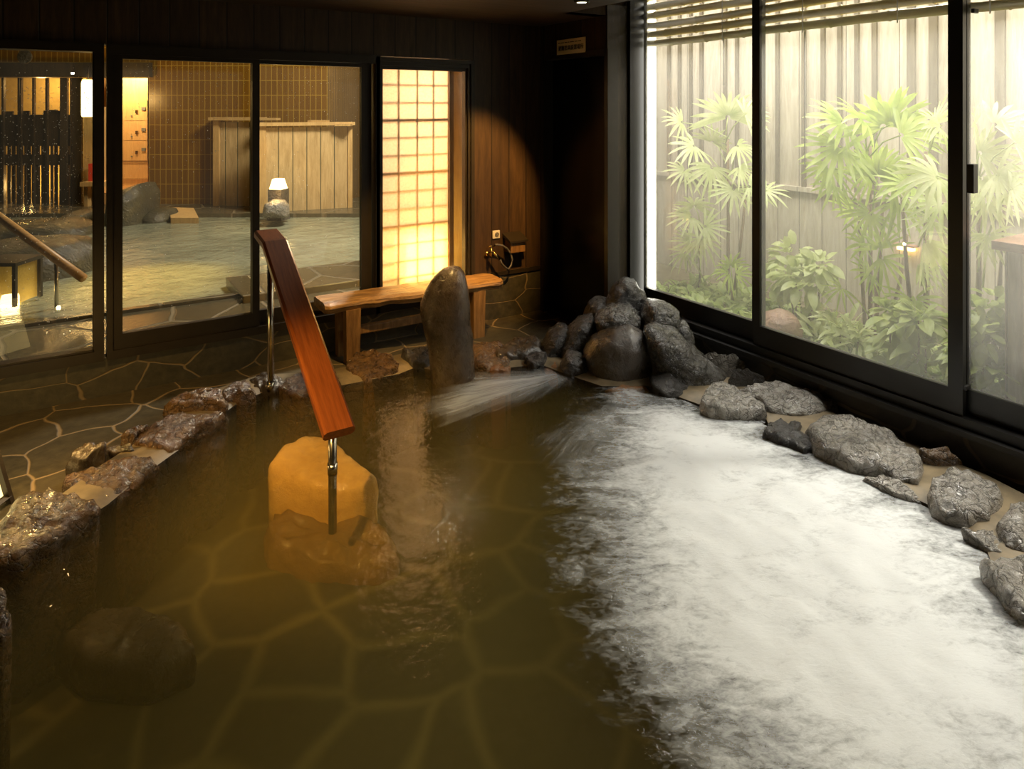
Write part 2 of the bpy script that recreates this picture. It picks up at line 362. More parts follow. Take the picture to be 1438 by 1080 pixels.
M['water_out'] = m_water('open_air_bath_water', (.5, .5, .4), (.37, .37, .245), .7, .14, 5, 22, .05, ior=1.28)
M['tile_strip'] = m_tiles('brown_tiles', 'xz', .092, .245, ((.13, .056, .005), (.16, .073, .008)), (.32, .19, .028))
M['screen_wood'] = m_wood('cedar_screen_boards', (.34, .22, .085), (.56, .39, .18), 'xz', (1, 8), .6, board=.21, groove=.04, gcol=(.04, .04, .015), vary=.3)
M['cedar'] = m_wood('cedar_frame_wood', (.36, .21, .07), (.55, .35, .13), 'xz', (1, 8), .55)
M['locker_wood'] = m_wood('pale_locker_wood', (.5, .30, .12), (.68, .45, .20), 'xz', (1, 12), .45, board=.09, groove=.01, gcol=(.4, .2, .07), vary=.2)
M['dark_slat'] = m_wood('dark_slat_wood', (.016, .011, .006), (.045, .03, .014), 'xz', (1, 10), .5)
M['plaster_yellow'] = m_plain('yellow_plaster', (.5, .36, .12), .9)
M['terrace'] = m_crazy('terrace_stone', 'xy', 1.6, ((.05, .042, .026), (.08, .066, .036), (.11, .09, .05)), (.16, .12, .06), .02, .015, .25, seed=9.2)
M['rock_moss'] = m_rock('mossy_dark_rock', (.02, .017, .008), (.07, .055, .02), (.15, .115, .04), (.3, .6))
M['red'] = m_plain('red_plastic', (.6, .06, .03), .4)

# ------------------------------------------------------------------ the room
WZ = .03                       # bath water level
YA, XB, XD = 4.67, 3.5, 3.28   # back wall, side window wall, wall with the doorway
XL, YF = -3.0, -3.0
JY = PX(851, 300, XD).y        # where the side wall steps out to the window
def struct(name, bm, m, parent=None, smooth=False): return obj(name, bm, m, parent, smooth, kind='structure' if parent is None else None)

pool_px = [(0, 800), (60, 765), (112, 738), (152, 712), (200, 672), (250, 636), (300, 594), (338, 566), (372, 553), (400, 553), (455, 549), (500, 540),
           (560, 528), (585, 518), (606, 522), (668, 518), (712, 519), (760, 515), (800, 530), (845, 545), (911, 545), (985, 572), (1040, 586), (1076, 592),
           (1085, 612), (1130, 633), (1205, 662), (1240, 684), (1300, 711), (1330, 730), (1362, 748), (1385, 775), (1405, 830), (1437, 870)]
pool = [PZ(x, y, WZ) for x, y in pool_px]
pool = [(p.x, p.y) for p in pool]
pool += [(pool[-1][0] + .06, .1), (pool[-1][0] - .2, -.9), (1.0, -1.9), (-.8, -2.1), (-1.9, -1.2), (-2.2, .2), (pool[0][0] - .35, pool[0][1] - .35)]
def flat_with_hole(outer, hole, z):
    bm = B(); vs = [Vector((x, y, z)) for x, y in outer]; hs = [Vector((x, y, z)) for x, y in hole]
    tris = geometry.tessellate_polygon([vs, hs]); allv = [bm.verts.new(p) for p in vs + hs]
    for t in tris:
        try: bm.faces.new([allv[i] for i in t])
        except ValueError: pass
    return bm
bm = flat_with_hole([(XL, YF), (XB, YF), (XB, JY), (XD, JY), (XD, YA), (XL, YA)], pool, 0.0)
struct('floor', bm, M['paving'])
# curb of tan mortar that beds the rim stones
def offset_poly(poly, dlt):
    n = len(poly); out = []
    for i in range(n):
        a = Vector(poly[i - 1]); b = Vector(poly[i]); c = Vector(poly[(i + 1) % n])
        d1 = (b - a).normalized(); d2 = (c - b).normalized(); nn = (Vector((-d1.y, d1.x)) + Vector((-d2.y, d2.x)))
        if nn.length < .01: nn = Vector((-d1.y, d1.x))
        nn.normalize(); out.append(b + nn * dlt)
    return out
area = sum(pool[i - 1][0] * pool[i][1] - pool[i][0] * pool[i - 1][1] for i in range(len(pool)))
sg = -1 if area > 0 else 1
rng = random.Random(3)
inn = [Vector(p) for p in pool]; mid = offset_poly(pool, sg * .05)
out_w = [.22 if i < 12 else (.24 if i < 20 else .42) for i in range(len(pool))]
out_ = [Vector(p) for p in [offset_poly(pool, sg * out_w[i])[i] for i in range(len(pool))]]
out_ = [Vector((min(p.x, XB - .01), p.y)) for p in out_]; mid = [Vector((min(p.x, XB - .01), p.y)) for p in mid]
bm = B(); ra = [[bm.verts.new((p.x, p.y, z)) for p in inn] for z in (-.47, WZ + .012)]
for i in range(len(pool)): bm.faces.new([ra[0][i - 1], ra[0][i], ra[1][i], ra[1][i - 1]])
struct('basin_sides', bm, M['basin_wall'])
bm = B(); rings = []
for (poly, z) in ((inn, WZ + .012), (mid, WZ + .03), (out_, WZ + .035), (out_, -.02)):
    rings.append([bm.verts.new((p.x, p.y, z)) for p in poly])
for a, b in zip(rings, rings[1:]):
    for i in range(len(pool)): bm.faces.new([a[i - 1], a[i], b[i], b[i - 1]])
struct('trim_pool_curb', bm, M['mortar'], smooth=True)
bm = B(); bm.faces.new([bm.verts.new((x, y, -.45)) for x, y in pool]); bmesh.ops.triangulate(bm, faces=bm.faces[:])
o = struct('pool_basin', bm, M['basin']); o['label'] = 'crazy paved bottom of the indoor bath'

# back wall: stone base, boards over and beside the windows
FZ0, FZ1 = .215, 2.07
wx0, wx1 = XA(-120), XA(664)
wl0 = XL
bm = B(); box(bm, wl0, YA, 0, wx1, YA + .12, FZ0); box(bm, wx1, YA, 0, XD, YA + .12, .36); struct('wall_back_base', bm, M['stone_wall_x'])
bm = B(); box(bm, wl0, YA, FZ1, wx1, YA + .12, 2.45); box(bm, wx1, YA, .36, XD, YA + .12, 2.45); box(bm, wl0, YA, FZ0, wx0, YA + .12, FZ1)
struct('wall_back', bm, M['wall_boards_x'])
bm = B(); box(bm, wx1, YA - .012, .345, XD, YA, .375); struct('trim_back', bm, M['frame'])
# side wall with the doorway
y0, y1 = PX(852, 300, XD).y, PX(762, 300, XD).y
dz = PX(806, 77, XD).z
bm = B(); box(bm, XD, y1, 0, XD + .12, YA + .12, 2.45); box(bm, XD, y0, dz, XD + .12, y1, 2.45); box(bm, XD, JY - .002, 0, XD + .12, y0, 2.45)
box(bm, XD + .12, JY - .002, 0, XB + .12, JY + .1, 2.8); box(bm, 2.95, JY - .002, 2.37, XD + .12, JY + .1, 2.8)
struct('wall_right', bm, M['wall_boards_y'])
bm = B(); box(bm, XD + .002, JY - .014, 0, XB - .02, JY - .003, 2.45); struct('trim_corner', bm, M['dark_slat'])  # dark board added over the wall step to darken that face
e = empty('door_1', (XD, (y0 + y1) / 2, 0), 'black doorway beside the corner under the cream sign', kind='structure')
bm = B(); box(bm, XD + .09, y0, 0, XD + .118, y1, dz); obj('panel', bm, M['black'], e)
bm = B(); box(bm, XD - .006, y0 - .02, 0, XD + .09, y0 + .02, dz + .02); box(bm, XD - .006, y1 - .02, 0, XD + .09, y1 + .02, dz + .02); box(bm, XD - .006, y0, dz - .02, XD + .09, y1, dz + .02)
obj('door_frame', bm, M['frame'], e)
# side wall under the big windows, ceiling, the unseen walls
bm = B(); box(bm, XB, YF, -.1, XB + .12, JY, .18); struct('wall_right_base', bm, M['stone_wall_y'])
bm = B(); box(bm, XL - .1, YF - .1, 2.37, 2.95, YA, 2.47); box(bm, 2.95, JY, 2.37, XD, YA, 2.47); box(bm, 2.95, YF - .1, 2.8, XB + .12, JY + .1, 2.88); box(bm, 2.93, YF, 2.47, 2.95, JY, 2.8)
struct('ceiling', bm, M['ceiling'])
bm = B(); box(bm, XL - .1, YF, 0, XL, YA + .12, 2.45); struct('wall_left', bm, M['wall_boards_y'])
bm = B(); box(bm, XL - .1, YF - .1, 0, XB + .12, YF, 2.85); struct('wall_front', bm, M['wall_boards_x'])

# ------------------------------------------------------------------ windows of the back wall
def rect_frame(bm, x0, z0, x1, z1, w, yf, yb, wb=None, wt=None):
    """frame in an XZ plane; w = stile width, wb/wt bottom/top rail heights"""
    wb = wb or w; wt = wt or w
    box(bm, x0, yf, z0, x0 + w, yb, z1); box(bm, x1 - w, yf, z0, x1, yb, z1)
    box(bm, x0 + w, yf, z0, x1 - w, yb, z0 + wb); box(bm, x0 + w, yf, z1 - wt, x1 - w, yb, z1)
def pane(bm, x0, z0, x1, z1, y): 
    bm.faces.new([bm.verts.new(p) for p in ((x0, y, z0), (x1, y, z0), (x1, y, z1), (x0, y, z1))])
def droplets(bm, pts, y, rr):
    for (x, z, r) in pts:
        c = Vector((x, y, z)); bmesh.ops.create_icosphere(bm, subdivisions=1, radius=r * rr, matrix=Matrix.Translation(c) @ Matrix.Diagonal((1, .55, 1.15, 1)))
rng = random.Random(11)
# window 1: fixed pane at the left
e1 = empty('window_1', (XA(60), YA, FZ0), 'wide fixed window at the left of the back wall, lantern outside it', kind='structure')
xa, xb = wx0, XA(146)
bm = B(); rect_frame(bm, xa, FZ0, xb, FZ1, .05, YA - .03, YA + .1, .06, .05); obj('frame', bm, M['frame'], e1)
bm = B(); box(bm, XA(130), YA - .01, .275, xb - .05, YA + .06, 2.02); box(bm, xa + .05, YA - .01, .245, xb - .05, YA + .06, .285); obj('sash', bm, M['frame'], e1)
bm = B(); pane(bm, xa + .05, .27, XA(131), 2.03, YA + .03); obj('pane', bm, M['glass_warm'], e1)
bm = B(); pts = []
while len(pts) < 560:
    px, py = rng.uniform(0, 128), rng.uniform(95, 470)
    if rng.random() < (1 if 120 < py < 310 else .25): p = PY(px, py, YA + .025); pts.append((p.x, p.z, rng.uniform(.6, 1.5)))
droplets(bm, pts, YA + .026, .0022); obj('droplets', bm, M['droplet'], e1, True, kind='stuff')
# window 2: sliding pair
e2 = empty('window_2', (XA(340), YA, FZ0), 'two pane sliding window in the middle of the back wall', kind='structure')
xa, xb = XA(150), XA(532)
bm = B(); rect_frame(bm, xa, FZ0, xb, FZ1, .03, YA - .03, YA + .1, .05, .06); obj('frame', bm, M['frame'], e2)
for (p0, p1, q0, q1, yf) in ((152, 172, 354, 364, YA - .012), (355, 364, 510, 524, YA + .035)):
    bm = B(); xo0, xi0, xi1, xo1 = XA(p0), XA(p1), XA(q0), XA(q1)
    zb = .352; zt = 1.985
    box(bm, xo0, yf, FZ0 + .03, xi0, yf + .04, 2.02); box(bm, xi1, yf, FZ0 + .03, xo1, yf + .04, 2.02)
    box(bm, xi0, yf, FZ0 + .03, xi1, yf + .04, zb); box(bm, xi0, yf, zt, xi1, yf + .04, 2.02); s = obj('sash', bm, M['frame'], e2)
    bm = B(); pane(bm, xi0, zb, xi1, zt, yf + .02); obj('pane', bm, M['glass_warm'], s)
    bm = B(); pts = []
    while len(pts) < (330 if p0 < 300 else 260):
        px, py = rng.uniform(p1, q0), rng.uniform(90, 430)
        if p0 < 300: w = 1 if py < 110 and px > 200 else (.45 if py < 200 else .16)
        else: w = 1 if (py < 170 and px > 400) else .12
        if rng.random() < w: p = PY(px, py, yf + .016); pts.append((p.x, p.z, rng.uniform(.5, 1.35)))
    droplets(bm, pts, yf + .016, .0021); obj('droplets', bm, M['droplet'], s, True, kind='stuff')
# window 3: narrow fixed pane over the bench
e3 = empty('window_3', (XA(600), YA, FZ0), 'narrow fixed window above the bench with lit paper screen behind', kind='structure')
xa, xb = XA(526), XA(664)
bm = B(); rect_frame(bm, xa, FZ0, xb, FZ1 - .01, .03, YA - .03, YA + .1, .06, .03)
rect_frame(bm, xa + .03, FZ0 + .06, xb - .03, 2.03, .02, YA - .015, YA + .08, .05, .03); obj('frame', bm, M['frame'], e3)
bm = B(); rect_frame(bm, xa + .05, FZ0 + .11, xb - .05, 2.0, .015, YA + .005, YA + .06, .04, .025); obj('sash', bm, M['frame'], e3)
bm = B(); pane(bm, xa + .06, FZ0 + .12, xb - .06, 1.99, YA + .03); obj('pane', bm, M['glass_warm'], e3)

# ------------------------------------------------------------------ the large garden window
e4 = empty('window_4', (XB, YB(1200), .18), 'large three pane sliding window onto the garden', kind='structure')
ya, yb = -1.6, JY
bm = B(); box(bm, XB - .02, ya, .18, XB + .12, yb, .25); box(bm, XB - .06, ya, .18, XB - .02, yb, .205); box(bm, XB - .02, ya, 2.72, XB + .12, yb, 2.8)
box(bm, XB - .02, YB(904.5, XB + .12), .25, XB + .12, yb, 2.72); box(bm, XB - .02, ya, .25, XB + .12, ya + .05, 2.72); obj('frame', bm, M['frame_black'], e4)
bm = B(); box(bm, XB - .035, YB(884), .2, XB + .02, YB(879), 2.7, .004); obj('frame_strip', bm, M['frame'], e4)
for k, (p0, p1, q0, q1, xf) in enumerate(((898, 909, 1056, 1070, XB + .045), (1058, 1072, 1331, 1352, XB), (1340, 1363, 1700, 1720, XB + .045))):
    bm = B(); a0, a1, b1, b0 = YB(p0, xf), YB(p1, xf + .035), YB(q0, xf), YB(q1, xf)
    if k == 0: a0 = YB(904, xf)
    if k == 2: b1, b0 = ya + .1, ya + .05
    zb = .368; zt = 2.66
    box(bm, xf, b0, .25, xf + .035, b1, 2.72); box(bm, xf, a1, .25, xf + .035, a0, 2.72); box(bm, xf, b1, .25, xf + .035, a1, zb); box(bm, xf, b1, zt, xf + .035, a1, 2.72)
    s = obj('sash', bm, M['frame_black'], e4)
    bm = B(); bm.faces.new([bm.verts.new(p) for p in ((xf + .018, b1, zb), (xf + .018, a1, zb), (xf + .018, a1, zt), (xf + .018, b1, zt))]); obj('pane', bm, M['glass_fog'], s)
for (px0, py0, px1, py1, nm) in ((1358, 230, 1368, 272, 'latch'), (1364, 12, 1369, 18, 'catch'), (1353, 541, 1358, 549, 'catch')):
    bm = B(); p = PX(px0, py0, XB - .03); q = PX(px1, py1, XB - .03); box(bm, XB - .035, q.y, q.z, XB + .01, p.y, p.z, .004); obj(nm, bm, M['frame_black'], e4)

# ------------------------------------------------------------------ fittings on the walls
p = PX(783, 57, XD); q = PX(823, 52, XD); zt_, zb_ = p.z, PX(783, 77.5, XD).z
es = empty('safety_sign', (XD - .008, (p.y + q.y) / 2, zb_), 'small cream sign with black characters above the dark doorway', 'sign')
sw, sh_ = p.y - q.y, zt_ - zb_
bm = B(); box(bm, XD - .008, q.y, zb_, XD - .001, p.y, zt_, .0015); obj('board', bm, M['sign_board'], es)
def text_mesh(name, s, width, height, center, parent, m):
    c = bpy.data.curves.new(name, 'FONT'); c.body = s; c.size = 1; c.extrude = .01; c.offset = .012; c.align_x = 'CENTER'; c.align_y = 'CENTER'
    t = bpy.data.objects.new(name, c); COL.objects.link(t); bpy.context.view_layer.update()
    dg = bpy.context.evaluated_depsgraph_get(); me = bpy.data.meshes.new_from_object(t.evaluated_get(dg)); bpy.data.objects.remove(t)
    xs = [v.co.x for v in me.vertices]; ys = [v.co.y for v in me.vertices]
    if not xs: return
    sx = width / (max(xs) - min(xs)); sy = height / (max(ys) - min(ys)); cx = (max(xs) + min(xs)) / 2; cy = (max(ys) + min(ys)) / 2
    for v in me.vertices:
        v.co = Vector((center[0] - v.co.z * .05, center[1] - (v.co.x - cx) * sx, center[2] + (v.co.y - cy) * sy)) - W[parent]
    me.materials.clear(); me.materials.append(m); o = bpy.data.objects.new(name, me); COL.objects.link(o); o.parent = parent; return o
ymid = (p.y + q.y) / 2
text_mesh('lettering', '避難器具設置場所', sw * .88, sh_ * .34, (XD - .009, ymid, zb_ + sh_ * .42), es, M['sign_ink'])
bm = B(); y = p.y - sw * .06
for wl in (.05, .13, .09, .05, .14, .09, .10):    # the line of tiny print, too small to read
    box(bm, XD - .0095, y - sw * wl, zb_ + sh_ * .76, XD - .008, y, zb_ + sh_ * .81); y -= sw * (wl + .025)
obj('small_print', bm, M['sign_ink'], es)

p = PY(691, 324, YA); q = PY(701, 334, YA)
eo = empty('wall_socket', ((p.x + q.x) / 2, YA - .01, q.z), 'small white wall socket plate above the brass tap', 'socket')
bm = B(); box(bm, p.x, YA - .012, q.z, q.x, YA, p.z, .003); obj('plate', bm, M['white_plastic'], eo)
bm = B(); lathe(bm, [(.018, 0), (.018, .006), (.014, .007), (.012, .003), (.004, .003), (.004, .008)], Vector(((p.x + q.x) / 2 + .004, YA - .012, (p.z + q.z) / 2)), 20, Vector((0, -1, 0))); obj('outlet_ring', bm, M['grey_plastic'], eo, True)

tp = PY(690, 346, YA - .07)
et = empty('brass_tap', (tp.x, YA, tp.z - .1), 'brass garden tap with coiled grey hose on the dark wall', 'tap')
bm = B(); tube(bm, [(tp.x, YA, tp.z - .07), (tp.x, YA - .05, tp.z - .07), (tp.x, YA - .075, tp.z - .075)], .011); lathe(bm, [(.02, 0), (.02, .008)], Vector((tp.x, YA - .009, tp.z - .07)), 16, Vector((0, -1, 0)))
tube(bm, [(tp.x, YA - .07, tp.z - .01), (tp.x, YA - .07, tp.z - .085)], [.009, .014]); obj('tap_body', bm, M['brass'], et, True)
bm = B(); tube(bm, [(tp.x - .03, YA - .07, tp.z), (tp.x + .03, YA - .07, tp.z)], .006); obj('handle', bm, M['brass'], et, True)
bm = B(); a = PY(692, 353, YA - .075); b = PY(702, 364, YA - .09); tube(bm, [a, b], [.009, .012]); obj('spout', bm, M['brass'], et, True)
bm = B(); hp = [PY(x, y, YA - .09 + .0015 * i) for i, (x, y) in enumerate(((702, 364), (705, 371), (710, 376), (714, 378), (718, 373), (719, 364), (717, 356), (712, 349), (706, 345), (698, 343.5), (695, 344)))]
tube(bm, hp, .008, 8); obj('hose', bm, M['hose'], et, True)
bm = B(); p = PY(711, 329, YA - .06); q = PY(734, 352, YA - .06)
eb = empty('wall_box', ((p.x + q.x) / 2, YA - .05, q.z), 'dark brown lidded box on the wall right of the tap', 'box')
box(bm, p.x + .02, YA - .10, q.z, q.x, YA, p.z - .05, .005); obj('body', bm, M['bench_leg'], eb)
bm = B(); hexa(bm, [(p.x, YA, p.z), (q.x + .015, YA, p.z), (q.x + .015, YA - .12, p.z - .05), (p.x, YA - .12, p.z - .05)], [(p.x, YA, p.z - .03), (q.x + .015, YA, p.z - .03), (q.x + .015, YA - .12, p.z - .065), (p.x, YA - .12, p.z - .065)]); obj('lid', bm, M['frame'], eb)

dl = PD(817, 0, 4.28)
ed = empty('ceiling_downlight', (dl.x, dl.y, 2.37), 'small round ceiling spotlight above the rock pile', 'light')
bm = B(); lathe(bm, [(.05, -.004), (.05, -.02), (.036, -.022), (.034, -.012)], Vector((dl.x, dl.y, 2.374)), 24); obj('ring', bm, M['frame'], ed, True)
bm = B(); lathe(bm, [(.006, 0), (.032, -.004), (.03, -.012), (.01, -.014)], Vector((dl.x, dl.y, 2.366)), 20); obj('lens', bm, m_emit('spot_lens', (1, .86, .6), 6), ed, True)

# ------------------------------------------------------------------ water, foam
bm = B(); pw = offset_poly(pool, sg * .012); wr = [[bm.verts.new((p.x, p.y, z)) for p in pw] for z in (WZ, -.46)]
ft = [bm.faces.new(wr[0]), bm.faces.new(wr[1][::-1])]
for i in range(len(pw)): bm.faces.new([wr[0][i - 1], wr[0][i], wr[1][i], wr[1][i - 1]])
bmesh.ops.triangulate(bm, faces=ft)
obj('bath_water', bm, M['water'], None, False, 'murky olive water filling the indoor stone bath', 'water', kind='stuff')

def poly_px(pts, z): return [(lambda p: (p.x, p.y))(PZ(x, y, z)) for x, y in pts]
def sdist(p, poly):
    x, y = p; ins = False; best = 1e9; n = len(poly)
    for i in range(n):
        x1, y1 = poly[i - 1]; x2, y2 = poly[i]
        if (y1 > y) != (y2 > y) and x < (x2 - x1) * (y - y1) / (y2 - y1) + x1: ins = not ins
        dx, dy = x2 - x1, y2 - y1; t = max(0, min(1, ((x - x1) * dx + (y - y1) * dy) / (dx * dx + dy * dy + 1e-12)))
        best = min(best, math.hypot(x - x1 - t * dx, y - y1 - t * dy))
    return best if ins else -best
def foam(name, pts_px, soft, m, label, step=.03, amp=.008, peak=1.0, z=WZ + .004, cat='foam', fade=None):
    poly = poly_px(pts_px, z); xs = [p[0] for p in poly]; ys = [p[1] for p in poly]
    x0, x1, y0, y1 = min(xs) - .3, max(xs) + .3, min(ys) - .3, max(ys) + .3
    nx, ny = int((x1 - x0) / step) + 1, int((y1 - y0) / step) + 1
    grid = {}; bm = B(); lay = []
    for i in range(nx):
        for j in range(ny):
            x, y = x0 + i * step, y0 + j * step
            if sdist((x, y), pool) < -.012: continue
            d = sdist((x, y), poly)
            if d < -soft: continue
            c = max(0, min(1, (d + soft) / (2 * soft))) * peak
            if fade: c *= fade(x, y)
            v = bm.verts.new((x, y, z + amp * c * (noise.noise(Vector((x * 7, y * 7, 2))) + .6 * noise.noise(Vector((x * 21, y * 21, 5))) + .5))); grid[i, j] = v; lay.append(c)
    for i in range(nx - 1):
        for j in range(ny - 1):
            q = [grid.get(k) for k in ((i, j), (i + 1, j), (i + 1, j + 1), (i, j + 1))]
            if all(q): bm.faces.new(q)
    o = obj(name, bm, m, None, True, label, cat, kind='stuff')
    at = o.data.attributes.new('cover', 'FLOAT', 'POINT')
    for k, c in enumerate(lay): at.data[k].value = c
    return o
J1 = PZ(885, 540, WZ); J2 = PZ(805, 524, WZ)
foam('white_foam', [(880, 548), (905, 556), (940, 566), (985, 572), (1076, 592), (1085, 612), (1130, 633), (1205, 662), (1300, 711), (1362, 748), (1390, 785), (1405, 830), (1437, 870), (1560, 960), (1600, 1180), (1150, 1180),
     (1060, 1100), (985, 1040), (930, 950), (885, 870), (862, 790), (850, 700), (850, 630), (862, 580)],
     .36, m_foam('bath_foam', 6.5, (.75, 1.35, 1), math.radians(32.7), 2.3, .2, .98), 'white foam spread over the right side of the indoor bath', amp=.012)
foam('jet_foam', [(806, 519), (760, 520), (700, 524), (660, 529), (640, 540), (600, 572), (625, 594), (690, 576), (750, 557), (795, 535)],
     .13, m_foam('left_jet_foam', 4, (.5, 7, 1), 0, 1.6, .2, 1.1, polar=(J2.x, J2.y), amax=.8), 'pale streaks of foam thrown leftward by the water jet towards the upright stone', amp=.012, peak=.72)
foam('spray_foam', [(880, 545), (835, 562), (790, 585), (740, 610), (760, 660), (830, 690), (860, 640), (890, 590), (905, 560)],
     .14, m_foam('front_jet_foam', 4, (.5, 7, 1), 0, 1.6, .2, 1.1, polar=(J1.x, J1.y), amax=.7), 'thin foam streaks fanning out below the middle of the rock pile', amp=.008, peak=.42)

# ------------------------------------------------------------------ stones
def rock_noise(p, seed, f):
    q = Vector((p.x, p.y, p.z)) * f + Vector((seed * 3.7, seed * 1.3, seed * 7.1))
    return noise.fractal(q, 1.0, 2.1, 4)
def flat_rock(name, px, zt, m, label, group, zw=WZ, rough=.018, seed=0, cat='stone', slope=.42):
    pts = resample(px, 60); ys = [p[1] for p in pts]; y0, y1 = min(ys), max(ys); h = zt - zw
    foot = []; tv = []
    for (x, y) in pts:
        t = (y - y0) / (y1 - y0); tv.append(t); z = zt * .96 * (1 - t) + (zw + .15 * h) * t
        p = PZ(x, y, z); foot.append(Vector((p.x, p.y)))
    c = sum(foot, Vector((0, 0))) / len(foot)
    ang = seed * 1.7; tilt = Vector((math.cos(ang), math.sin(ang)))
    prof = [(.97, -.455 - zw), (.99, (-.455 - zw) * .4), (.99, -.02), (1.01, .12 * h), (1.01, .38 * h), (.99, .6 * h), (.955, .78 * h), (.905, .9 * h), (.84, .97 * h), (.75, 1.0 * h), (.63, 1.02 * h), (.5, 1.03 * h), (.37, 1.03 * h), (.24, 1.03 * h), (.12, 1.03 * h)]
    bm = B(); rings = []
    for s, z in prof:
        ring = []
        for f, tq in zip(foot, tv):
            q = c + (f - c) * s; v = Vector((q.x, q.y, zw + z * (1 - slope * (.5 + (tq - .5) * s) if z > 0 else 1)))
            n = rock_noise(v, seed, 7); n2 = rock_noise(Vector((v.x * tilt.x + v.y * tilt.y, (v.y * tilt.x - v.x * tilt.y) * 4, v.z * 2)), seed + 5, 6); n3 = rock_noise(v, seed + 9, 24)
            out = (f - c).normalized()
            k = min(1.0, max(0.0, (z + .05) / (h + .05)))
            rad = (n * .6 + n3 * .35) * rough * (1.2 if s > .8 else .2)
            v.x += out.x * rad; v.y += out.y * rad
            v.z += (n * .8 + n2 * .9 + n3 * .45) * rough * k
            ring.append(bm.verts.new(v))
        rings.append(ring)
    for a, b in zip(rings, rings[1:]):
        for i in range(60): bm.faces.new([a[i - 1], a[i], b[i], b[i - 1]])
    bm.faces.new(rings[-1]); bm.faces.new(rings[0][::-1])
    return solo(name, bm, m, label, cat, group, smooth=True)
def polar_R(poly, th):
    c, s = math.cos(th), math.sin(th); best = 0
    for i in range(len(poly)):
        x1, y1 = poly[i - 1]; x2, y2 = poly[i]
        den = c * (y2 - y1) - s * (x2 - x1)
        if abs(den) < 1e-12: continue
        t = (x1 * (y2 - y1) - y1 * (x2 - x1)) / den; u = (x1 * s - y1 * c) / den
        if t > 0 and -1e-6 <= u <= 1 + 1e-6: best = max(best, t)
    return best
def boulder(name, px, D, T, m, label, group, rough=.05, seed=0, cat='stone', N=64, Mr=34, drop=0.0, p_=.75, fine=1.0):
    """a stone whose silhouette stands at forward distance D, T deep to front and back"""
    P = [PD(x, y, D) for x, y in px]
    if drop:
        P = [Vector((q.x, q.y, q.z)) for q in P]; zmin = min(q.z for q in P); hh = max(q.z for q in P) - zmin
        P = [Vector((q.x, q.y, q.z - drop * max(0, 1 - (q.z - zmin) / (.3 * hh)))) for q in P]
    C = sum(P, Vector()) / len(P)
    poly = [((q - C).dot(RV), q.z - C.z) for q in P]
    R = [polar_R(poly, 2 * math.pi * k / N) for k in range(N)]
    mean = sum(R) / N; bm = B(); rings = []
    for j in range(Mr + 1):
        ph = math.pi * (j + .02) / (Mr + .04); s = max(0, math.sin(ph)) ** p_; cz = math.cos(ph); cz = math.copysign(abs(cz) ** .8, cz)
        ring = []
        for k in range(N):
            th = 2 * math.pi * k / N
            v = C + (RV * math.cos(th) + UP * math.sin(th)) * (R[k] * s) - DV * (T * cz)
            n = rock_noise(v, seed, .9 / mean); n3 = rock_noise(v, seed + 9, 3.4 / mean); n4 = noise.ridged_multi_fractal(v * (1.6 / mean) + Vector((seed, 0, seed)), 1.0, 2.0, 3, .9, 2.0) - 1
            out = (v - C).normalized()
            edge = 1 - .55 * s
            ring.append(bm.verts.new(v + out * rough * mean * ((n * 1.3) * edge + (n3 * .55 + n4 * .25) * fine)))
        rings.append(ring)
    for a, b in zip(rings, rings[1:]):
        for k in range(N): bm.faces.new([a[k - 1], a[k], b[k], b[k - 1]])
    bm.faces.new(rings[0]); bm.faces.new(rings[-1][::-1])
    return solo(name, bm, m, label, cat, group, smooth=True)

GL, GB, GR, GP = 'stones along the left rim', 'stones along the back rim', 'stones along the right rim', 'rocks heaped at the back corner'
rb, rgy, rd, rs = M['rock_brown'], M['rock_grey'], M['rock_dark'], M['rock_smooth']
LEFT = [
 ([(-40, 742), (0, 728), (16, 706), (45, 688), (87, 682), (111, 690), (141, 704), (132, 713), (100, 733), (79, 757), (53, 772), (30, 792), (-40, 810)], .13, rb, 'rugged brown rim stone beside the floor lantern'),
 ([(-60, 832), (0, 832), (11, 848), (13, 878), (4, 898), (-60, 905)], .07, rb, 'reddish stone end poking from the dark water at the far left edge'),
 ([(85, 680), (90, 668), (111, 661), (159, 648), (211, 639), (222, 651), (211, 659), (185, 680), (164, 698), (151, 704), (127, 695)], .085, rb, 'flat brown slab in pale mortar next up the left rim from the lantern stone'),
 ([(95, 656), (100, 643), (106, 635), (119, 620), (137, 620), (150, 627), (150, 636), (127, 651), (108, 661)], .15, rs, 'small dark humped stone standing behind the flat brown slab'),
 ([(148, 636), (152, 627), (185, 621), (190, 629), (186, 636), (152, 645)], .10, rs, 'thin dark sliver of stone between the humped stone and the big slab'),
 ([(188, 629), (190, 616), (200, 605), (232, 587), (267, 579), (317, 577), (301, 592), (275, 606), (251, 629), (238, 638), (206, 634)], .11, rb, 'large ridged brown slab on the left rim with glistening top'),
 ([(230, 579), (251, 555), (277, 544), (314, 544), (321, 558), (314, 571), (264, 580), (238, 584)], .15, rb, 'golden glinting slab stacked behind the large ridged one'),
 ([(168, 624), (185, 606), (209, 590), (214, 596), (196, 610), (190, 622)], .12, rb, 'narrow dark edge stone tucked against the paving behind the large ridged slab'),
 ([(312, 553), (328, 534), (343, 532), (357, 545), (359, 557), (338, 566), (314, 568)], .12, rb, 'reddish brown lump just left of the rear steel post'),
 ([(349, 531), (372, 519), (398, 524), (401, 540), (385, 553), (362, 550)], .10, rs, 'dark wet stone around the foot of the rear steel post'),
]
for i, (px, zt, m, lab) in enumerate(LEFT): flat_rock('rim_stone', px, zt, m, lab, GL, seed=i + 1, rough=.022)
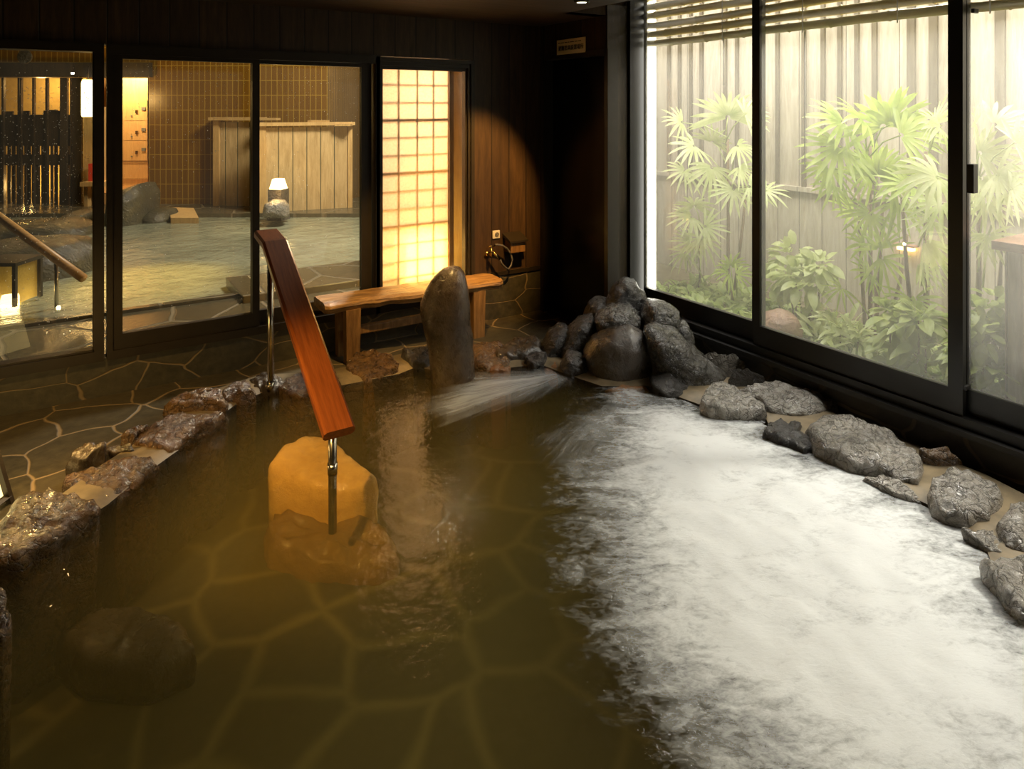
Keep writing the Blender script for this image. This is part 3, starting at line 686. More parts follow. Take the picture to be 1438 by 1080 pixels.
BACK = [
 ([(390, 548), (409, 527), (440, 512), (470, 520), (480, 540), (454, 551), (419, 558)], .085, rb, 'low brown rim stone half hidden behind the wooden rail'),
 ([(484, 506), (499, 496), (525, 493), (551, 493), (562, 509), (559, 519), (525, 531), (514, 537), (499, 531), (486, 522)], .095, rb, 'flat golden brown stone in front of the bench left legs'),
 ([(565, 495), (583, 488), (602, 486), (612, 506), (600, 515), (586, 519), (575, 512)], .12, rd, 'small speckled stone touching the left of the upright stone'),
 ([(660, 484), (684, 478), (710, 482), (722, 496), (712, 520), (684, 521), (664, 512)], .10, rb, 'low tan stone between the upright stone and the grey dome'),
 ([(693, 500), (716, 474), (734, 469), (758, 476), (763, 497), (740, 506), (713, 510), (697, 508)], .14, rs, 'grey wet dome shaped stone left of the rock pile'),
 ([(688, 507), (711, 507), (718, 516), (708, 523), (690, 523)], .065, M['rock_orange'], 'small yellowish pebble at the foot of the grey dome stone'),
 ([(734, 507), (742, 495), (755, 491), (766, 497), (764, 511), (750, 518)], .11, rd, 'small dark stone between the grey dome and the rock pile'),
]
for i, (px, zt, m, lab) in enumerate(BACK): flat_rock('rim_stone', px, zt, m, lab, GB, seed=i + 21, rough=.02)
RIGHT = [
 ([(988, 496), (1017, 495), (1033, 508), (1046, 522), (1028, 527), (1004, 512)], .20, rgy, 'yellowish wedge stone against the window wall right of the rock pile'),
 ([(1022, 537), (1049, 519), (1075, 538), (1060, 546), (1036, 545)], .17, rd, 'small dark pointed stone behind the first pale slab of the right rim'),
 ([(983, 572), (990, 546), (1003, 533), (1026, 536), (1046, 550), (1074, 576), (1073, 586), (1040, 588), (997, 584)], .14, rgy, 'brownish grey block beginning the right rim at the rock pile'),
 ([(1036, 543), (1060, 539), (1093, 537), (1126, 541), (1149, 553), (1180, 568), (1159, 576), (1136, 590), (1110, 587), (1076, 578), (1056, 555)], .13, rgy, 'wide pale slab on the right rim shaped like an arrowhead'),
 ([(1078, 592), (1103, 585), (1130, 589), (1122, 603), (1146, 631), (1130, 637), (1100, 619), (1073, 605)], .10, rd, 'small black faced stone jutting into the water below the arrowhead slab'),
 ([(1131, 596), (1159, 579), (1189, 573), (1213, 589), (1253, 610), (1279, 630), (1295, 653), (1290, 685), (1259, 679), (1219, 659), (1189, 648), (1144, 622)], .15, rgy, 'biggest pale slab of the right rim with a cracked glistening top'),
 ([(1207, 664), (1243, 666), (1276, 681), (1298, 703), (1296, 711), (1266, 698), (1236, 685)], .075, rgy, 'low narrow stone at the waterline under the biggest slab'),
 ([(1286, 633), (1309, 624), (1332, 631), (1351, 653), (1321, 661), (1296, 648)], .14, rb, 'small round brown stone by the wall behind the rounded pale boulder'),
 ([(1301, 685), (1312, 666), (1336, 655), (1369, 657), (1402, 679), (1406, 703), (1389, 735), (1359, 740), (1329, 731), (1306, 708)], .15, rgy, 'rounded pale boulder with pitted top below the small brown stone'),
 ([(1354, 744), (1395, 738), (1411, 766), (1405, 782), (1382, 768)], .085, rgy, 'small craggy stone at the waterline under the rounded pale boulder'),
 ([(1399, 728), (1419, 704), (1450, 698), (1500, 740), (1500, 785), (1430, 778), (1410, 768)], .14, rgy, 'pale stone cut by the right edge of the picture above the lowest one'),
 ([(1382, 784), (1400, 777), (1450, 776), (1520, 800), (1520, 890), (1437, 870), (1405, 832)], .12, rgy, 'lowest grey stone of the right rim at the edge of the picture'),
]
for i, (px, zt, m, lab) in enumerate(RIGHT): flat_rock('rim_stone', px, zt, m, lab, GR, seed=i + 41, rough=.021)
PILE = [
 ([(758, 490), (771, 466), (787, 455), (798, 458), (796, 480), (786, 500), (771, 508), (760, 503)], 4.62, .16, rd, 'dark rounded rock at the left foot of the pile'),
 ([(772, 514), (786, 482), (800, 460), (814, 445), (832, 441), (839, 458), (834, 476), (819, 490), (806, 500), (787, 512)], 4.55, .15, rd, 'long dark ridged rock leaning up the left of the pile'),
 ([(816, 444), (827, 426), (837, 418), (851, 418), (856, 430), (850, 442), (832, 450)], 4.72, .13, rd, 'small dark rock on the left shoulder just below the topmost one'),
 ([(850, 424), (862, 402), (876, 390), (890, 393), (904, 408), (910, 423), (902, 440), (880, 440), (858, 434)], 4.66, .14, rd, 'topmost craggy black rock of the pile'),
 ([(834, 448), (843, 437), (858, 427), (885, 427), (895, 436), (902, 445), (897, 462), (882, 468), (850, 470), (838, 460)], 4.48, .15, M['rock_heap'], 'silvery rock catching the light in the middle of the pile'),
 ([(899, 440), (908, 421), (925, 422), (943, 429), (953, 435), (955, 464), (938, 468), (920, 464), (902, 464)], 4.45, .16, M['rock_heap'], 'squarish olive grey block at the right shoulder of the pile'),
 ([(950, 456), (963, 450), (972, 466), (976, 486), (958, 490)], 4.42, .10, M['rock_heap'], 'thin pale stone squeezed between the squarish block and the window'),
 ([(818, 494), (832, 474), (859, 461), (885, 457), (903, 465), (916, 484), (918, 503), (909, 524), (890, 538), (859, 542), (835, 534), (823, 515)], 4.28, .19, rs, 'large smooth egg shaped boulder at the front of the pile'),
 ([(902, 460), (919, 453), (951, 463), (968, 484), (988, 497), (1020, 524), (1022, 531), (1008, 545), (990, 562), (951, 560), (919, 540), (910, 500)], 4.2, .2, M['rock_heap'], 'big angular rock sloping down the right of the pile'),
 ([(786, 512), (798, 494), (816, 496), (826, 513), (839, 531), (838, 546), (811, 544), (793, 530)], 4.3, .12, rd, 'low dark rock left of the egg shaped boulder'),
 ([(912, 532), (940, 524), (972, 545), (968, 568), (925, 566)], 4.02, .12, rd, 'dark low rock in the shade under the big angular one'),
]
for i, (px, D, T, m, lab) in enumerate(PILE): boulder('heap_rock', px, D, T, m, lab, GP, seed=i + 61, drop=.12, rough=.10 if m is not rs else .05, fine=1.1 if m is not rs else .4)
boulder('spout_stone', [(762, 516), (779, 508), (800, 518), (806, 528), (796, 538), (770, 532)], 4.38, .10, M['rock_orange'], 'orange stained stone where the left water jet comes out', 'orange spout stones', seed=81, drop=.08)
boulder('spout_stone', [(838, 540), (872, 533), (909, 534), (916, 543), (890, 551), (848, 548)], 4.12, .10, M['rock_orange'], 'orange stained stone at the water outlet under the egg shaped boulder', 'orange spout stones', seed=82, drop=.08)

boulder('standing_stone', [(607, 540), (605.6, 511), (601.6, 485), (595, 458.6), (591, 440), (589.7, 427), (597.7, 405.7), (607, 390), (620, 378), (633, 374), (644, 375), (652, 384.6), (657, 403), (660, 427), (661, 456), (664, 472), (666, 501), (669, 522), (660, 537), (640, 545), (618, 543)],
        4.22, .13, rs, 'tall dark upright stone standing in the water before the bench', None, rough=.03, seed=90, N=80, Mr=44, drop=.3, p_=.62, fine=.6)
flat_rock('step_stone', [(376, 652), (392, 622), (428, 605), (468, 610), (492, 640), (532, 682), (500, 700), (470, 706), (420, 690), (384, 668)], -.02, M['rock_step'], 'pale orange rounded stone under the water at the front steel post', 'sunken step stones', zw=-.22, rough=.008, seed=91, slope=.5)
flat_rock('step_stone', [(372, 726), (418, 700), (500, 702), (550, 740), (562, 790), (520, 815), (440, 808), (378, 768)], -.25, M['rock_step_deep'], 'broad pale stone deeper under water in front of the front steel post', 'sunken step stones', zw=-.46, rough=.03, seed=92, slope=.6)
flat_rock('sunken_boulder', [(72, 900), (118, 852), (200, 840), (262, 875), (275, 925), (210, 972), (115, 962)], -.27, rs, 'dark boulder lying under the murky water at lower left', None, zw=-.42, rough=.012, seed=93, slope=.2)

# ------------------------------------------------------------------ handrail
p1 = PZ(380, 553, WZ); p2 = PZ(467, 675, WZ)
z1 = PD(380, 338, (p1 - CAM).dot(DV)).z; z2 = PD(467, 588, (p2 - CAM).dot(DV)).z
eh = empty('handrail', (p1.x, p1.y, 0), 'varnished reddish wood handrail on two steel posts over the water', 'handrail')
pl1 = Vector((p1.x, p1.y, 0)); pl2 = Vector((p2.x, p2.y, 0)); ev = (pl2 - pl1).normalized(); nv = Vector((-ev.y, ev.x, 0)); L = (pl2 - pl1).length
def rail_pt(s, z): return pl1 + ev * s + UP * z
A_, B_, C_ = rail_pt(-.10, z1 + .025), rail_pt(.10, z1 - .005), rail_pt(L + .09, z2 - .03)
def beam(bm, pts, w, t):
    rings = []
    for i, p in enumerate(pts):
        d1 = (pts[i] - pts[i - 1]).normalized() if i else (pts[1] - pts[0]).normalized()
        d2 = (pts[i + 1] - pts[i]).normalized() if i < len(pts) - 1 else d1
        tn = (d1 + d2).normalized(); u = nv.cross(tn); u = -u if u.z < 0 else u
        k = 1 / max(.5, tn.dot(d1)); c = .012
        sec = [(-w / 2, -t / 2 + c), (-w / 2, t / 2 - c), (-w / 2 + c, t / 2), (w / 2 - c, t / 2), (w / 2, t / 2 - c), (w / 2, -t / 2 + c), (w / 2 - c, -t / 2), (-w / 2 + c, -t / 2)]
        rings.append([bm.verts.new(p + nv * a + u * b * k) for a, b in sec])
    for a, b in zip(rings, rings[1:]):
        for k in range(8): bm.faces.new([a[k - 1], a[k], b[k], b[k - 1]])
    bm.faces.new(rings[0]); bm.faces.new(rings[-1][::-1])
bm = B(); beam(bm, [A_, A_ + (B_ - A_) * .06, B_, B_ + (C_ - B_) * .98, C_], .14, .052); 
tn_ = (C_ - B_).normalized(); un_ = nv.cross(tn_)
rm_ = Matrix((tn_, nv, un_)).to_euler('XYZ')
M['rail_wood'] = m_wood('varnished_rail_wood', (.16, .036, .007), (.33, .088, .018), 'yx', (1.0, 20), .33, coat=.4, bump=.05, rot=tuple(rm_))
obj('rail', bm, M['rail_wood'], eh)
for (pp, zt, zb, lab) in ((pl1, z1 + .0, -.1, None), (pl2, z2 + .0, -.2, None)):
    bm = B(); tube(bm, [pp + UP * zb, pp + UP * zt], .019, 16); po = obj('post', bm, M['steel'], eh, True)
    bm = B(); zc = WZ + .03 if pp is pl2 else WZ + .02; lathe(bm, [(.022, 0), (.022, .05)], pp + UP * zc, 16); obj('collar', bm, M['steel'], po, True)

# ------------------------------------------------------------------ bench
eb = empty('wooden_bench', (2.03, 4.48, 0), 'rough plank bench below the narrow window behind the upright stone', 'bench')
bm = B(); n = 40; rings = []
bx0, bx1 = 1.36, 2.71
for i in range(n + 1):
    s = i / n; x = bx0 + (bx1 - bx0) * s
    yf = 4.335 + .02 * math.sin(s * 9) + .012 * noise.noise(Vector((x * 9, 0, 0))) - .02 * s; yb = 4.62 + .008 * noise.noise(Vector((x * 7, 3, 0)))
    if i in (0, n): yf += .02; yb -= .03
    zt = .425 - .02 * s + .004 * noise.noise(Vector((x * 12, 7, 0))); zb = zt - .065 + .012 * noise.noise(Vector((x * 8, 9, 1)))
    ring = []
    for k in range(9):
        y = yf + (yb - yf) * k / 8; ring.append(bm.verts.new((x + .012 * noise.noise(Vector((i * 9, k * 2, 0))) * (i in (0, n)), y, zt - (.012 if k in (0, 8) else 0) + .006 * noise.noise(Vector((x * 5, y * 60, 0))))))
    ring.append(bm.verts.new((x, yb, zb))); ring.append(bm.verts.new((x, yf + .015, zb))); ring.append(bm.verts.new((x, yf - .004, (zt + zb) / 2)))
    rings.append(ring)
for a, b in zip(rings, rings[1:]):
    for k in range(len(a)): bm.faces.new([a[k - 1], a[k], b[k], b[k - 1]])
bm.faces.new(rings[0]); bm.faces.new(rings[-1][::-1]); obj('seat', bm, M['bench_wood'], eb)
lx = [PY(493, 470, 4.4).x, PY(669, 440, 4.4).x]
for x in lx:
    for (y, w) in ((4.385, .05), (4.57, .045)):
        bm = B(); hexa(bm, [(x - w, y - .035, .36), (x + w, y - .035, .36), (x + w, y + .035, .36), (x - w, y + .035, .36)], [(x - w * .9, y - .03, 0), (x + w * .9, y - .03, 0), (x + w * .9, y + .03, 0), (x - w * .9, y + .03, 0)])
        obj('leg', bm, M['bench_leg'], eb)
bm = B(); box(bm, lx[0], 4.45, .155, lx[1], 4.50, .21, .008); obj('stretcher', bm, M['bench_leg'], eb)

# ------------------------------------------------------------------ floor lantern at the left
fl = PZ(15, 706, 0)
fc = fl - RV * .17 - DV * .17
el = empty('floor_lantern', (fc.x, fc.y, 0), 'lit paper floor lantern with dark frame at the left edge of the room', 'lantern')
def lhalf(z): return .17 - .065 * z / .42
def lpt(a, b, z, g=0.0): h = lhalf(z) - g; return fc + RV * (a * h) + DV * (b * h) + UP * z
bm = B()
for (a, b) in ((1, 1), (1, -1), (-1, 1), (-1, -1)): tube(bm, [lpt(a, b, 0), lpt(a, b, .42)], .015, 4)
for z in (.03, .40):
    for (a, b), (c, d) in (((1, 1), (1, -1)), ((1, -1), (-1, -1)), ((-1, -1), (-1, 1)), ((-1, 1), (1, 1))): tube(bm, [lpt(a, b, z), lpt(c, d, z)], .012, 4)
obj('lantern_frame', bm, M['frame'], el)
bm = B(); hexa(bm, [lpt(a, b, .04, .012) for a, b in ((-1, -1), (1, -1), (1, 1), (-1, 1))], [lpt(a, b, .39, .012) for a, b in ((-1, -1), (1, -1), (1, 1), (-1, 1))]); obj('shade', bm, m_emit('lit_lantern_paper', (1, .74, .28), 2.6), el)

# ------------------------------------------------------------------ open air bath beyond the back wall
GO = 0.06
def oriented(name, bm, m, label=None, cat=None, kind=None, group=None, parent=None, smooth=False):
    """like obj(), but with local X along the viewer's right, so the patterns run along the wall"""
    c = base_of(bm); R = Matrix(((RV.x, DV.x, 0), (RV.y, DV.y, 0), (0, 0, 1)))
    bmesh.ops.recalc_face_normals(bm, faces=bm.faces)
    pw = W[parent] if parent is not None else None
    for v in bm.verts: v.co = R.transposed() @ (v.co - c)
    me = bpy.data.meshes.new(name); bm.to_mesh(me); bm.free(); me.materials.append(m)
    if smooth:
        for p in me.polygons: p.use_smooth = True
    o = bpy.data.objects.new(name, me); COL.objects.link(o); W[o] = c.copy()
    if parent is not None: o.parent = parent; o.location = c - pw
    else: o.location = c
    o.rotation_euler = (0, 0, TH - math.pi / 2)
    return tag(o, label, cat, group, kind)
# ground with the bath let into it
bm = B(); box(bm, -9, YA + .12, -.2, XD, 6.28, GO); obj('terrace_ground', bm, M['terrace'], kind='structure')
bm = B(); a, b = PD(-200, 300, 10.3), PD(620, 300, 10.3); hexa(bm, [Vector((p.x, p.y, GO + .03)) for p in (a, b, b + DV * 6, a + DV * 6)], [Vector((p.x, p.y, -.3)) for p in (a, b, b + DV * 6, a + DV * 6)])
obj('far_ground', bm, M['terrace'], kind='structure')
bm = B(); bm.faces.new([bm.verts.new(p) for p in ((-9, 6.28, -.35), (8, 6.28, -.35), (8, 14, -.35), (-9, 14, -.35))]); obj('open_air_basin', bm, M['terrace'], kind='structure')
bm = B(); bm.faces.new([bm.verts.new(p) for p in ((-9, 6.26, GO - .03), (9.4, 6.26, GO - .03), (-1.99, 13.57, GO - .03), (-9, 13.57, GO - .03))])
obj('open_air_water', bm, M['water_out'], None, False, 'milky steaming water of the open air bath outside the back windows', 'water', kind='stuff')
bm = B(); q = PZ(317, 389, GO + .06); box(bm, q.x, 6.0, -.3, q.x + 1.3, q.y, GO + .06, .01); solo('pool_step_block', bm, M['terrace'], 'low square stone block at the near edge of the open air bath', 'stone block')
bm = B(); box(bm, -7, 6.22, GO, 4, 6.30, GO + .025, .006); solo('bath_edge_strip', bm, M['steel'] if False else M['terrace'], 'wet stone edging along the near side of the open air bath', 'edging')
# tiled wall, dark beam, lit recess with lockers
D0 = 11.3
bm = B(); vbox(bm, 209, -20, 460, 300, D0, .2); oriented('wall_tiled', bm, M['tile_strip'], kind='structure')
bm = B(); a = PD(460, 0, D0); bq = PD(520, 0, D0 + 1.4); hexa(bm, [Vector((p.x, p.y, z)) for p, z in ((a, 0), (bq, 0), (bq, 3.4), (a, 3.4))], [Vector((p.x + .2, p.y + .1, z)) for p, z in ((a, 0), (bq, 0), (bq, 3.4), (a, 3.4))])
obj('wall_tiled_return', bm, m_wood('amber_fine_boards', (.10, .05, .008), (.18, .095, .018), 'xz', (1, 12), .6, board=.05, groove=.08), kind='structure')
bm = B(); vbox(bm, -220, -20, 209, 87.5, D0, .15); oriented('wall_tiled_upper', bm, M['tile_strip'], kind='structure')
bm = B(); vbox(bm, -220, 87.5, 209, 108, D0 - .12, .5); o = oriented('beam', bm, M['dark_slat'], kind='structure')
bm = B(); vbox(bm, 130, 60, 300, 106, D0 + 1.9, .1); vbox(bm, 120, 100, 215, 270, D0 + 2.2, .1); o = oriented('wall_recess', bm, M['locker_wood'], kind='structure')
bm = B(); a, b = PD(118, 300, D0 - .05), PD(212, 300, D0 - .05); z = .28
hexa(bm, [Vector((p.x, p.y, z)) for p in (a, b, b + DV * 2.2, a + DV * 2.2)], [Vector((p.x, p.y, 0)) for p in (a, b, b + DV * 2.2, a + DV * 2.2)]); obj('floor_recess', bm, m_plain('orange_floor', (.5, .26, .08), .6), kind='structure')
DL = D0 + 1.0
lz0 = .30; c0 = PD(160, 250, DL)
ek = empty('shoe_locker', (PD(190, 250, DL).x, PD(190, 250, DL).y, lz0 - .02), 'pale wooden locker in the lit recess outside the middle window', 'locker')
def kbox(nm, x0, ya, x1, yb, D, dep, m): bm = B(); vbox(bm, x0, ya, x1, yb, D, dep); return oriented(nm, bm, m, parent=ek)
zb_px = HY + (H - lz0 + .02) / DL * F
kbox('body', 150, 104, 207.5, zb_px, DL, .4, M['locker_wood'])
kbox('plinth', 150, 227, 207.5, 228.5, DL - .012, .02, M['cedar']); kbox('plinth', 150, 250, 207.5, 252, DL - .02, .03, M['cedar'])
for y0, y1 in ((140.5, 169.2), (169.8, 197.2), (197.8, 225.5)):
    d_ = kbox('door', 171.5, y0, 207, y1, DL - .02, .018, M['locker_wood'])
    for nm, x0, ya, x1, yb, m in (('number_plate', 198.5, y0 + 10, 204, y0 + 14.5, M['grey_plastic']), ('knob', 190, y0 + 14, 193.5, y0 + 18.5, M['brass']), ('key_hole', 183.5, y0 + 21, 185.5, y0 + 23, M['grey_plastic'])):
        bm = B(); vbox(bm, x0, ya, x1, yb, DL - .035, .014); k = oriented(nm, bm, m, parent=d_)
        k.rotation_euler = (0, 0, 0); R = Matrix(((RV.x, DV.x, 0), (RV.y, DV.y, 0), (0, 0, 1))); k.location = R.transposed() @ (W[k] - W[d_])
        if nm == 'number_plate':
            pass
# hanging lantern in the recess mouth and a post under it
q = PD(124, 112, D0 - .5); q2 = PD(124, 164, D0 - .5)
ehl = empty('hanging_lantern', (q.x, q.y, q2.z), 'tall white glowing paper lantern hanging outside the left window', 'lantern')
bm = B(); rr = 8.5 / F * (D0 - .5); lathe(bm, [(rr * .9, 0), (rr, .03), (rr, q.z - q2.z - .05), (rr * .85, q.z - q2.z)], Vector((q.x, q.y, q2.z)), 24); obj('shade', bm, m_emit('hanging_lantern_paper', (1, .80, .36), 5), ehl, True)
bm = B(); tube(bm, [(q.x, q.y, q.z - .01), (q.x, q.y, q.z + .22)], .01, 6); obj('cord', bm, M['frame'], ehl, True)
bm = B(); vbox(bm, 117, 150, 140, 300, D0 - .05, .25); oriented('cedar_post', bm, M['cedar'], 'broad cedar post under the hanging lantern outside the left window', 'post')
bm = B(); vbox(bm, 124, 230, 129.5, 256, D0 - .25, .12); oriented('red_canister', bm, M['red'], 'small red canister at the foot of the cedar post', 'canister')
bm = B(); vbox(bm, 112, 256, 145, 262, D0 - .4, .34); vbox(bm, 118, 262, 123, 300, D0 - .3, .1); oriented('low_shelf', bm, M['cedar'], 'low wooden shelf under the red canister', 'shelf')
# slatted fence with the yellow wall behind
bm = B(); vbox(bm, -220, 100, 116, 320, D0 + .9, .1); oriented('wall_yellow', bm, M['plaster_yellow'], kind='structure')
ef = PD(40, 295, D0)
esf = empty('slatted_fence', (ef.x, ef.y, GO), 'tall dark slatted fence outside the left window before a yellow wall', 'fence')
rng = random.Random(5)
bm = B(); vbox(bm, -160, 161, 100, 182, D0 - .02, .03); vbox(bm, -160, 182, 100, 205, D0 - .01, .03); vbox(bm, -160, 217, 112, 232, D0 - .02, .03); vbox(bm, -160, 289, 114.5, 303, D0 - .03, .06)
for x in (6, 29, 61, 68, 73): vbox(bm, x, 160 - rng.uniform(0, 6), x + 12, 170, D0, .03)
oriented('board_panel', bm, M['dark_slat'], parent=esf)
x = -150; k = 0
while x < 104:
    w = rng.choice((3.2, 4.2, 5.5)); y0 = rng.uniform(168, 186)
    bm = B(); vbox(bm, x, 205, x + w, 292, D0 + .0, .03); oriented('slat', bm, M['dark_slat'], parent=esf)
    x += w + rng.choice((1.1, 1.6, 2.2, 3.0))
for x, w in ((-80, 5), (-40, 5), (2, 3), (24.5, 2.5), (28, 1.6), (45, 2.5), (63.5, 3), (84, 10), (98, 2), (101, 13)):
    bm = B(); vbox(bm, x, 109, x + w, 303, D0 - .05, .05); oriented('post', bm, M['dark_slat'], parent=esf)
bm = B(); lathe(bm, [(.004, 0), (.025, .01), (.02, .03)], PD(102, 104.5, D0 - .35), 12); solo('spot_bulb', bm, m_emit('spot_bulb', (1, .92, .75), 25), 'tiny bright spotlight under the dark beam outside the left window', 'light')
bm = B(); lathe(bm, [(.01, 0), (.115, .02), (.115, .05), (.05, .06)], PD(37, 80, D0 - .3), 24, -DV); solo('round_sign', bm, M['rock_moss'], 'dark round disc on the tiled strip above the slatted fence', 'disc', smooth=False)
# board screens
def screen(name, x0, y0, x1, y1, Da, Db, label, bd):
    zt, zb = PD(x0, y0, Da).z, GO - .02
    a, b = PD(x0, 200, Da), PD(x1, 200, Db); t = (b - a); t.z = 0; Ls = t.length; t.normalize(); nn = Vector((-t.y, t.x, 0))
    if nn.dot(DV) < 0: nn = -nn
    e = empty(name, ((a.x + b.x) / 2, (a.y + b.y) / 2, zb), label, 'screen', 'board screens at the open air bath')
    ang = math.atan2(t.y, t.x)
    def piece(nm, s0, s1, za, zc, d0, d1, m):
        me = bpy.data.meshes.new(nm); bm = B(); box(bm, s0 - Ls / 2, d0, za - zb, s1 - Ls / 2, d1, zc - zb); bmesh.ops.recalc_face_normals(bm, faces=bm.faces); bm.to_mesh(me); bm.free(); me.materials.append(m)
        o = bpy.data.objects.new(nm, me); COL.objects.link(o); o.parent = e; o.rotation_euler.z = ang; W[o] = W[e]; return o
    piece('board_panel', .06, Ls - .05, zb, zt - .03, .03, .06, M['screen_wood'])
    piece('post', 0, .10, zb, zt, 0, .10, M['cedar']); piece('post', Ls - .07, Ls, zb, zt, 0, .10, M['cedar']); piece('cap', -.05, Ls + .03, zt, zt + .05, -.06, .16, M['cedar'])
    return e
screen('board_screen', 364, 177, 495, 178, 10.35, 10.9, 'cedar board screen with lit lamp at its left foot in the open air bath', 0)
screen('board_screen', 299, 169, 366, 169, 11.1, 11.0, 'plainer cedar board screen behind the window stile left of the lamp', 0)
for (x0, x1, yy) in ((366, 388, 166), (432, 458, 169), (470, 492, 174)):
    bm = B(); vbox(bm, x0, yy, x1, yy + 3, 10.7, .2); oriented('roof_slat', bm, M['cedar'], {366: 'left', 432: 'middle', 470: 'right'}[x0] + ' one of three small bright ledges above the cedar board screen', 'ledge')
# lamp at the screen foot
q = PD(391, 300, 9.9); eg = empty('garden_lamp', (q.x, q.y, GO), 'small lit garden lamp on a dark stand before the board screen', 'lamp')
zq = PD(391, 265, 9.9).z; zt = PD(391, 251, 9.9).z
bm = B(); lathe(bm, [(.13, 0), (.085, zt - zq)], Vector((q.x, q.y, zq)), 4); obj('lamp_shade', bm, m_emit('lamp_shade', (1, .75, .3), 9), eg)
bm = B(); lathe(bm, [(.17, 0), (.15, .1), (.15, zq - GO)], Vector((q.x, q.y, GO)), 4); obj('stand', bm, M['rock_dark'], eg)
boulder('bath_rock', [(371, 300), (374, 285), (384, 280), (398, 281), (405, 290), (405, 305), (372, 306)], 9.6, .2, M['rock_grey'], 'rounded grey stone just below the small garden lamp', 'rocks around the open air bath', seed=110, N=32, Mr=16)
GO_ = 'rocks around the open air bath'
OUT = [
 ([(160, 320), (165, 280), (180, 264), (205, 255), (212, 270), (212, 322)], 10.0, .5, 'tall dark rock below the lit lockers outside'),
 ([(208, 318), (210, 300), (222, 291), (238, 293), (246, 305), (244, 319)], 10.1, .35, 'round olive rock right of the tall dark one at the far bath edge'),
 ([(95, 322), (98, 300), (112, 294), (132, 296), (140, 326)], 10.0, .4, 'dark rock below the low shelf outside the left window'),
 ([(-30, 345), (-10, 312), (45, 310), (95, 306), (128, 318), (135, 335), (60, 345)], 9.0, .5, 'long low dark rock under the slatted fence outside'),
 ([(-60, 460), (-50, 350), (0, 337), (60, 334), (100, 333), (116, 341), (128, 358), (130, 400), (122, 450)], 6.95, .5, 'massive dark boulder behind the wooden handrail outside'),
]
for i, (px, D, T, lab) in enumerate(OUT): boulder('bath_rock', px, D, T, M['rock_moss'], lab, GO_, seed=120 + i, N=40, Mr=22, drop=.1)
bm = B(); a = [PZ(x, y, GO + .05) for x, y in ((240, 306), (279, 306), (272, 292), (237, 291))]; hexa(bm, a, [p - UP * .1 for p in a]); solo('flat_slab', bm, M['cedar'], 'pale flat slab lying at the foot of the tiled wall', 'slab')
# rail and lantern close outside the left window
er = PD(84, 420, 5.7); eo2 = empty('log_handrail', (er.x, er.y, GO), 'round pale wooden handrail sloping outside the left window', 'handrail')
bm = B(); a, b = PD(-60, 262, 6.0), PD(117, 391, 5.55); tube(bm, [a, a + (b - a) * .5, b], .036, 14); obj('rail', bm, M['log_wood'], eo2, True)
t_ = .80; c = a + (b - a) * t_
bm = B(); tube(bm, [(c.x, c.y, GO - .02), (c.x, c.y, c.z)], .017, 10); obj('post', bm, M['steel'], eo2, True)
c = a + (b - a) * .1
bm = B(); tube(bm, [(c.x, c.y, GO - .02), (c.x, c.y, c.z)], .017, 10); obj('post', bm, M['steel'], eo2, True)
q = PD(14, 440, 5.75); eol = empty('terrace_lantern', (q.x, q.y, GO), 'glowing lantern box with dark frame on the terrace outside the left window', 'lantern')
w_ = .15
def tpt(a, b, z): return Vector((q.x, q.y, 0)) + RV * a + DV * b + UP * z
zb_, zt2 = GO, PD(18, 368, 5.75).z
bm = B()
for a, b in ((-w_, -w_), (w_, -w_), (w_, w_), (-w_, w_)):
    k = .014; hexa(bm, [tpt(a - k, b - k, zb_), tpt(a + k, b - k, zb_), tpt(a + k, b + k, zb_), tpt(a - k, b + k, zb_)], [tpt(a - k, b - k, zt2), tpt(a + k, b - k, zt2), tpt(a + k, b + k, zt2), tpt(a - k, b + k, zt2)])
hexa(bm, [tpt(-w_ - .02, -w_ - .02, zt2), tpt(w_ + .02, -w_ - .02, zt2), tpt(w_ + .02, w_ + .02, zt2), tpt(-w_ - .02, w_ + .02, zt2)], [tpt(-w_ - .02, -w_ - .02, zt2 + .03), tpt(w_ + .02, -w_ - .02, zt2 + .03), tpt(w_ + .02, w_ + .02, zt2 + .03), tpt(-w_ - .02, w_ + .02, zt2 + .03)])
obj('lantern_frame', bm, M['frame'], eol)
bm = B(); w2 = w_ - .015
for (a0, b0, a1, b1) in ((-w2, -w2, w2, -w2), (w2, -w2, w2, w2), (w2, w2, -w2, w2), (-w2, w2, -w2, -w2)):
    bm.faces.new([bm.verts.new(p) for p in (tpt(a0, b0, zb_ + .01), tpt(a1, b1, zb_ + .01), tpt(a1, b1, zt2), tpt(a0, b0, zt2))])
obj('shade', bm, m_paper('yellow_lantern_paper', (.55, .42, .12), .35), eol)
bm = B(); zc = PD(18, 428, 5.75).z; box(bm, q.x - .065, q.y - .065, zc - .085, q.x + .065, q.y + .065, zc + .085, .03); obj('bulb', bm, m_emit('lantern_bulb', (1, .72, .28), 10), eol, True)

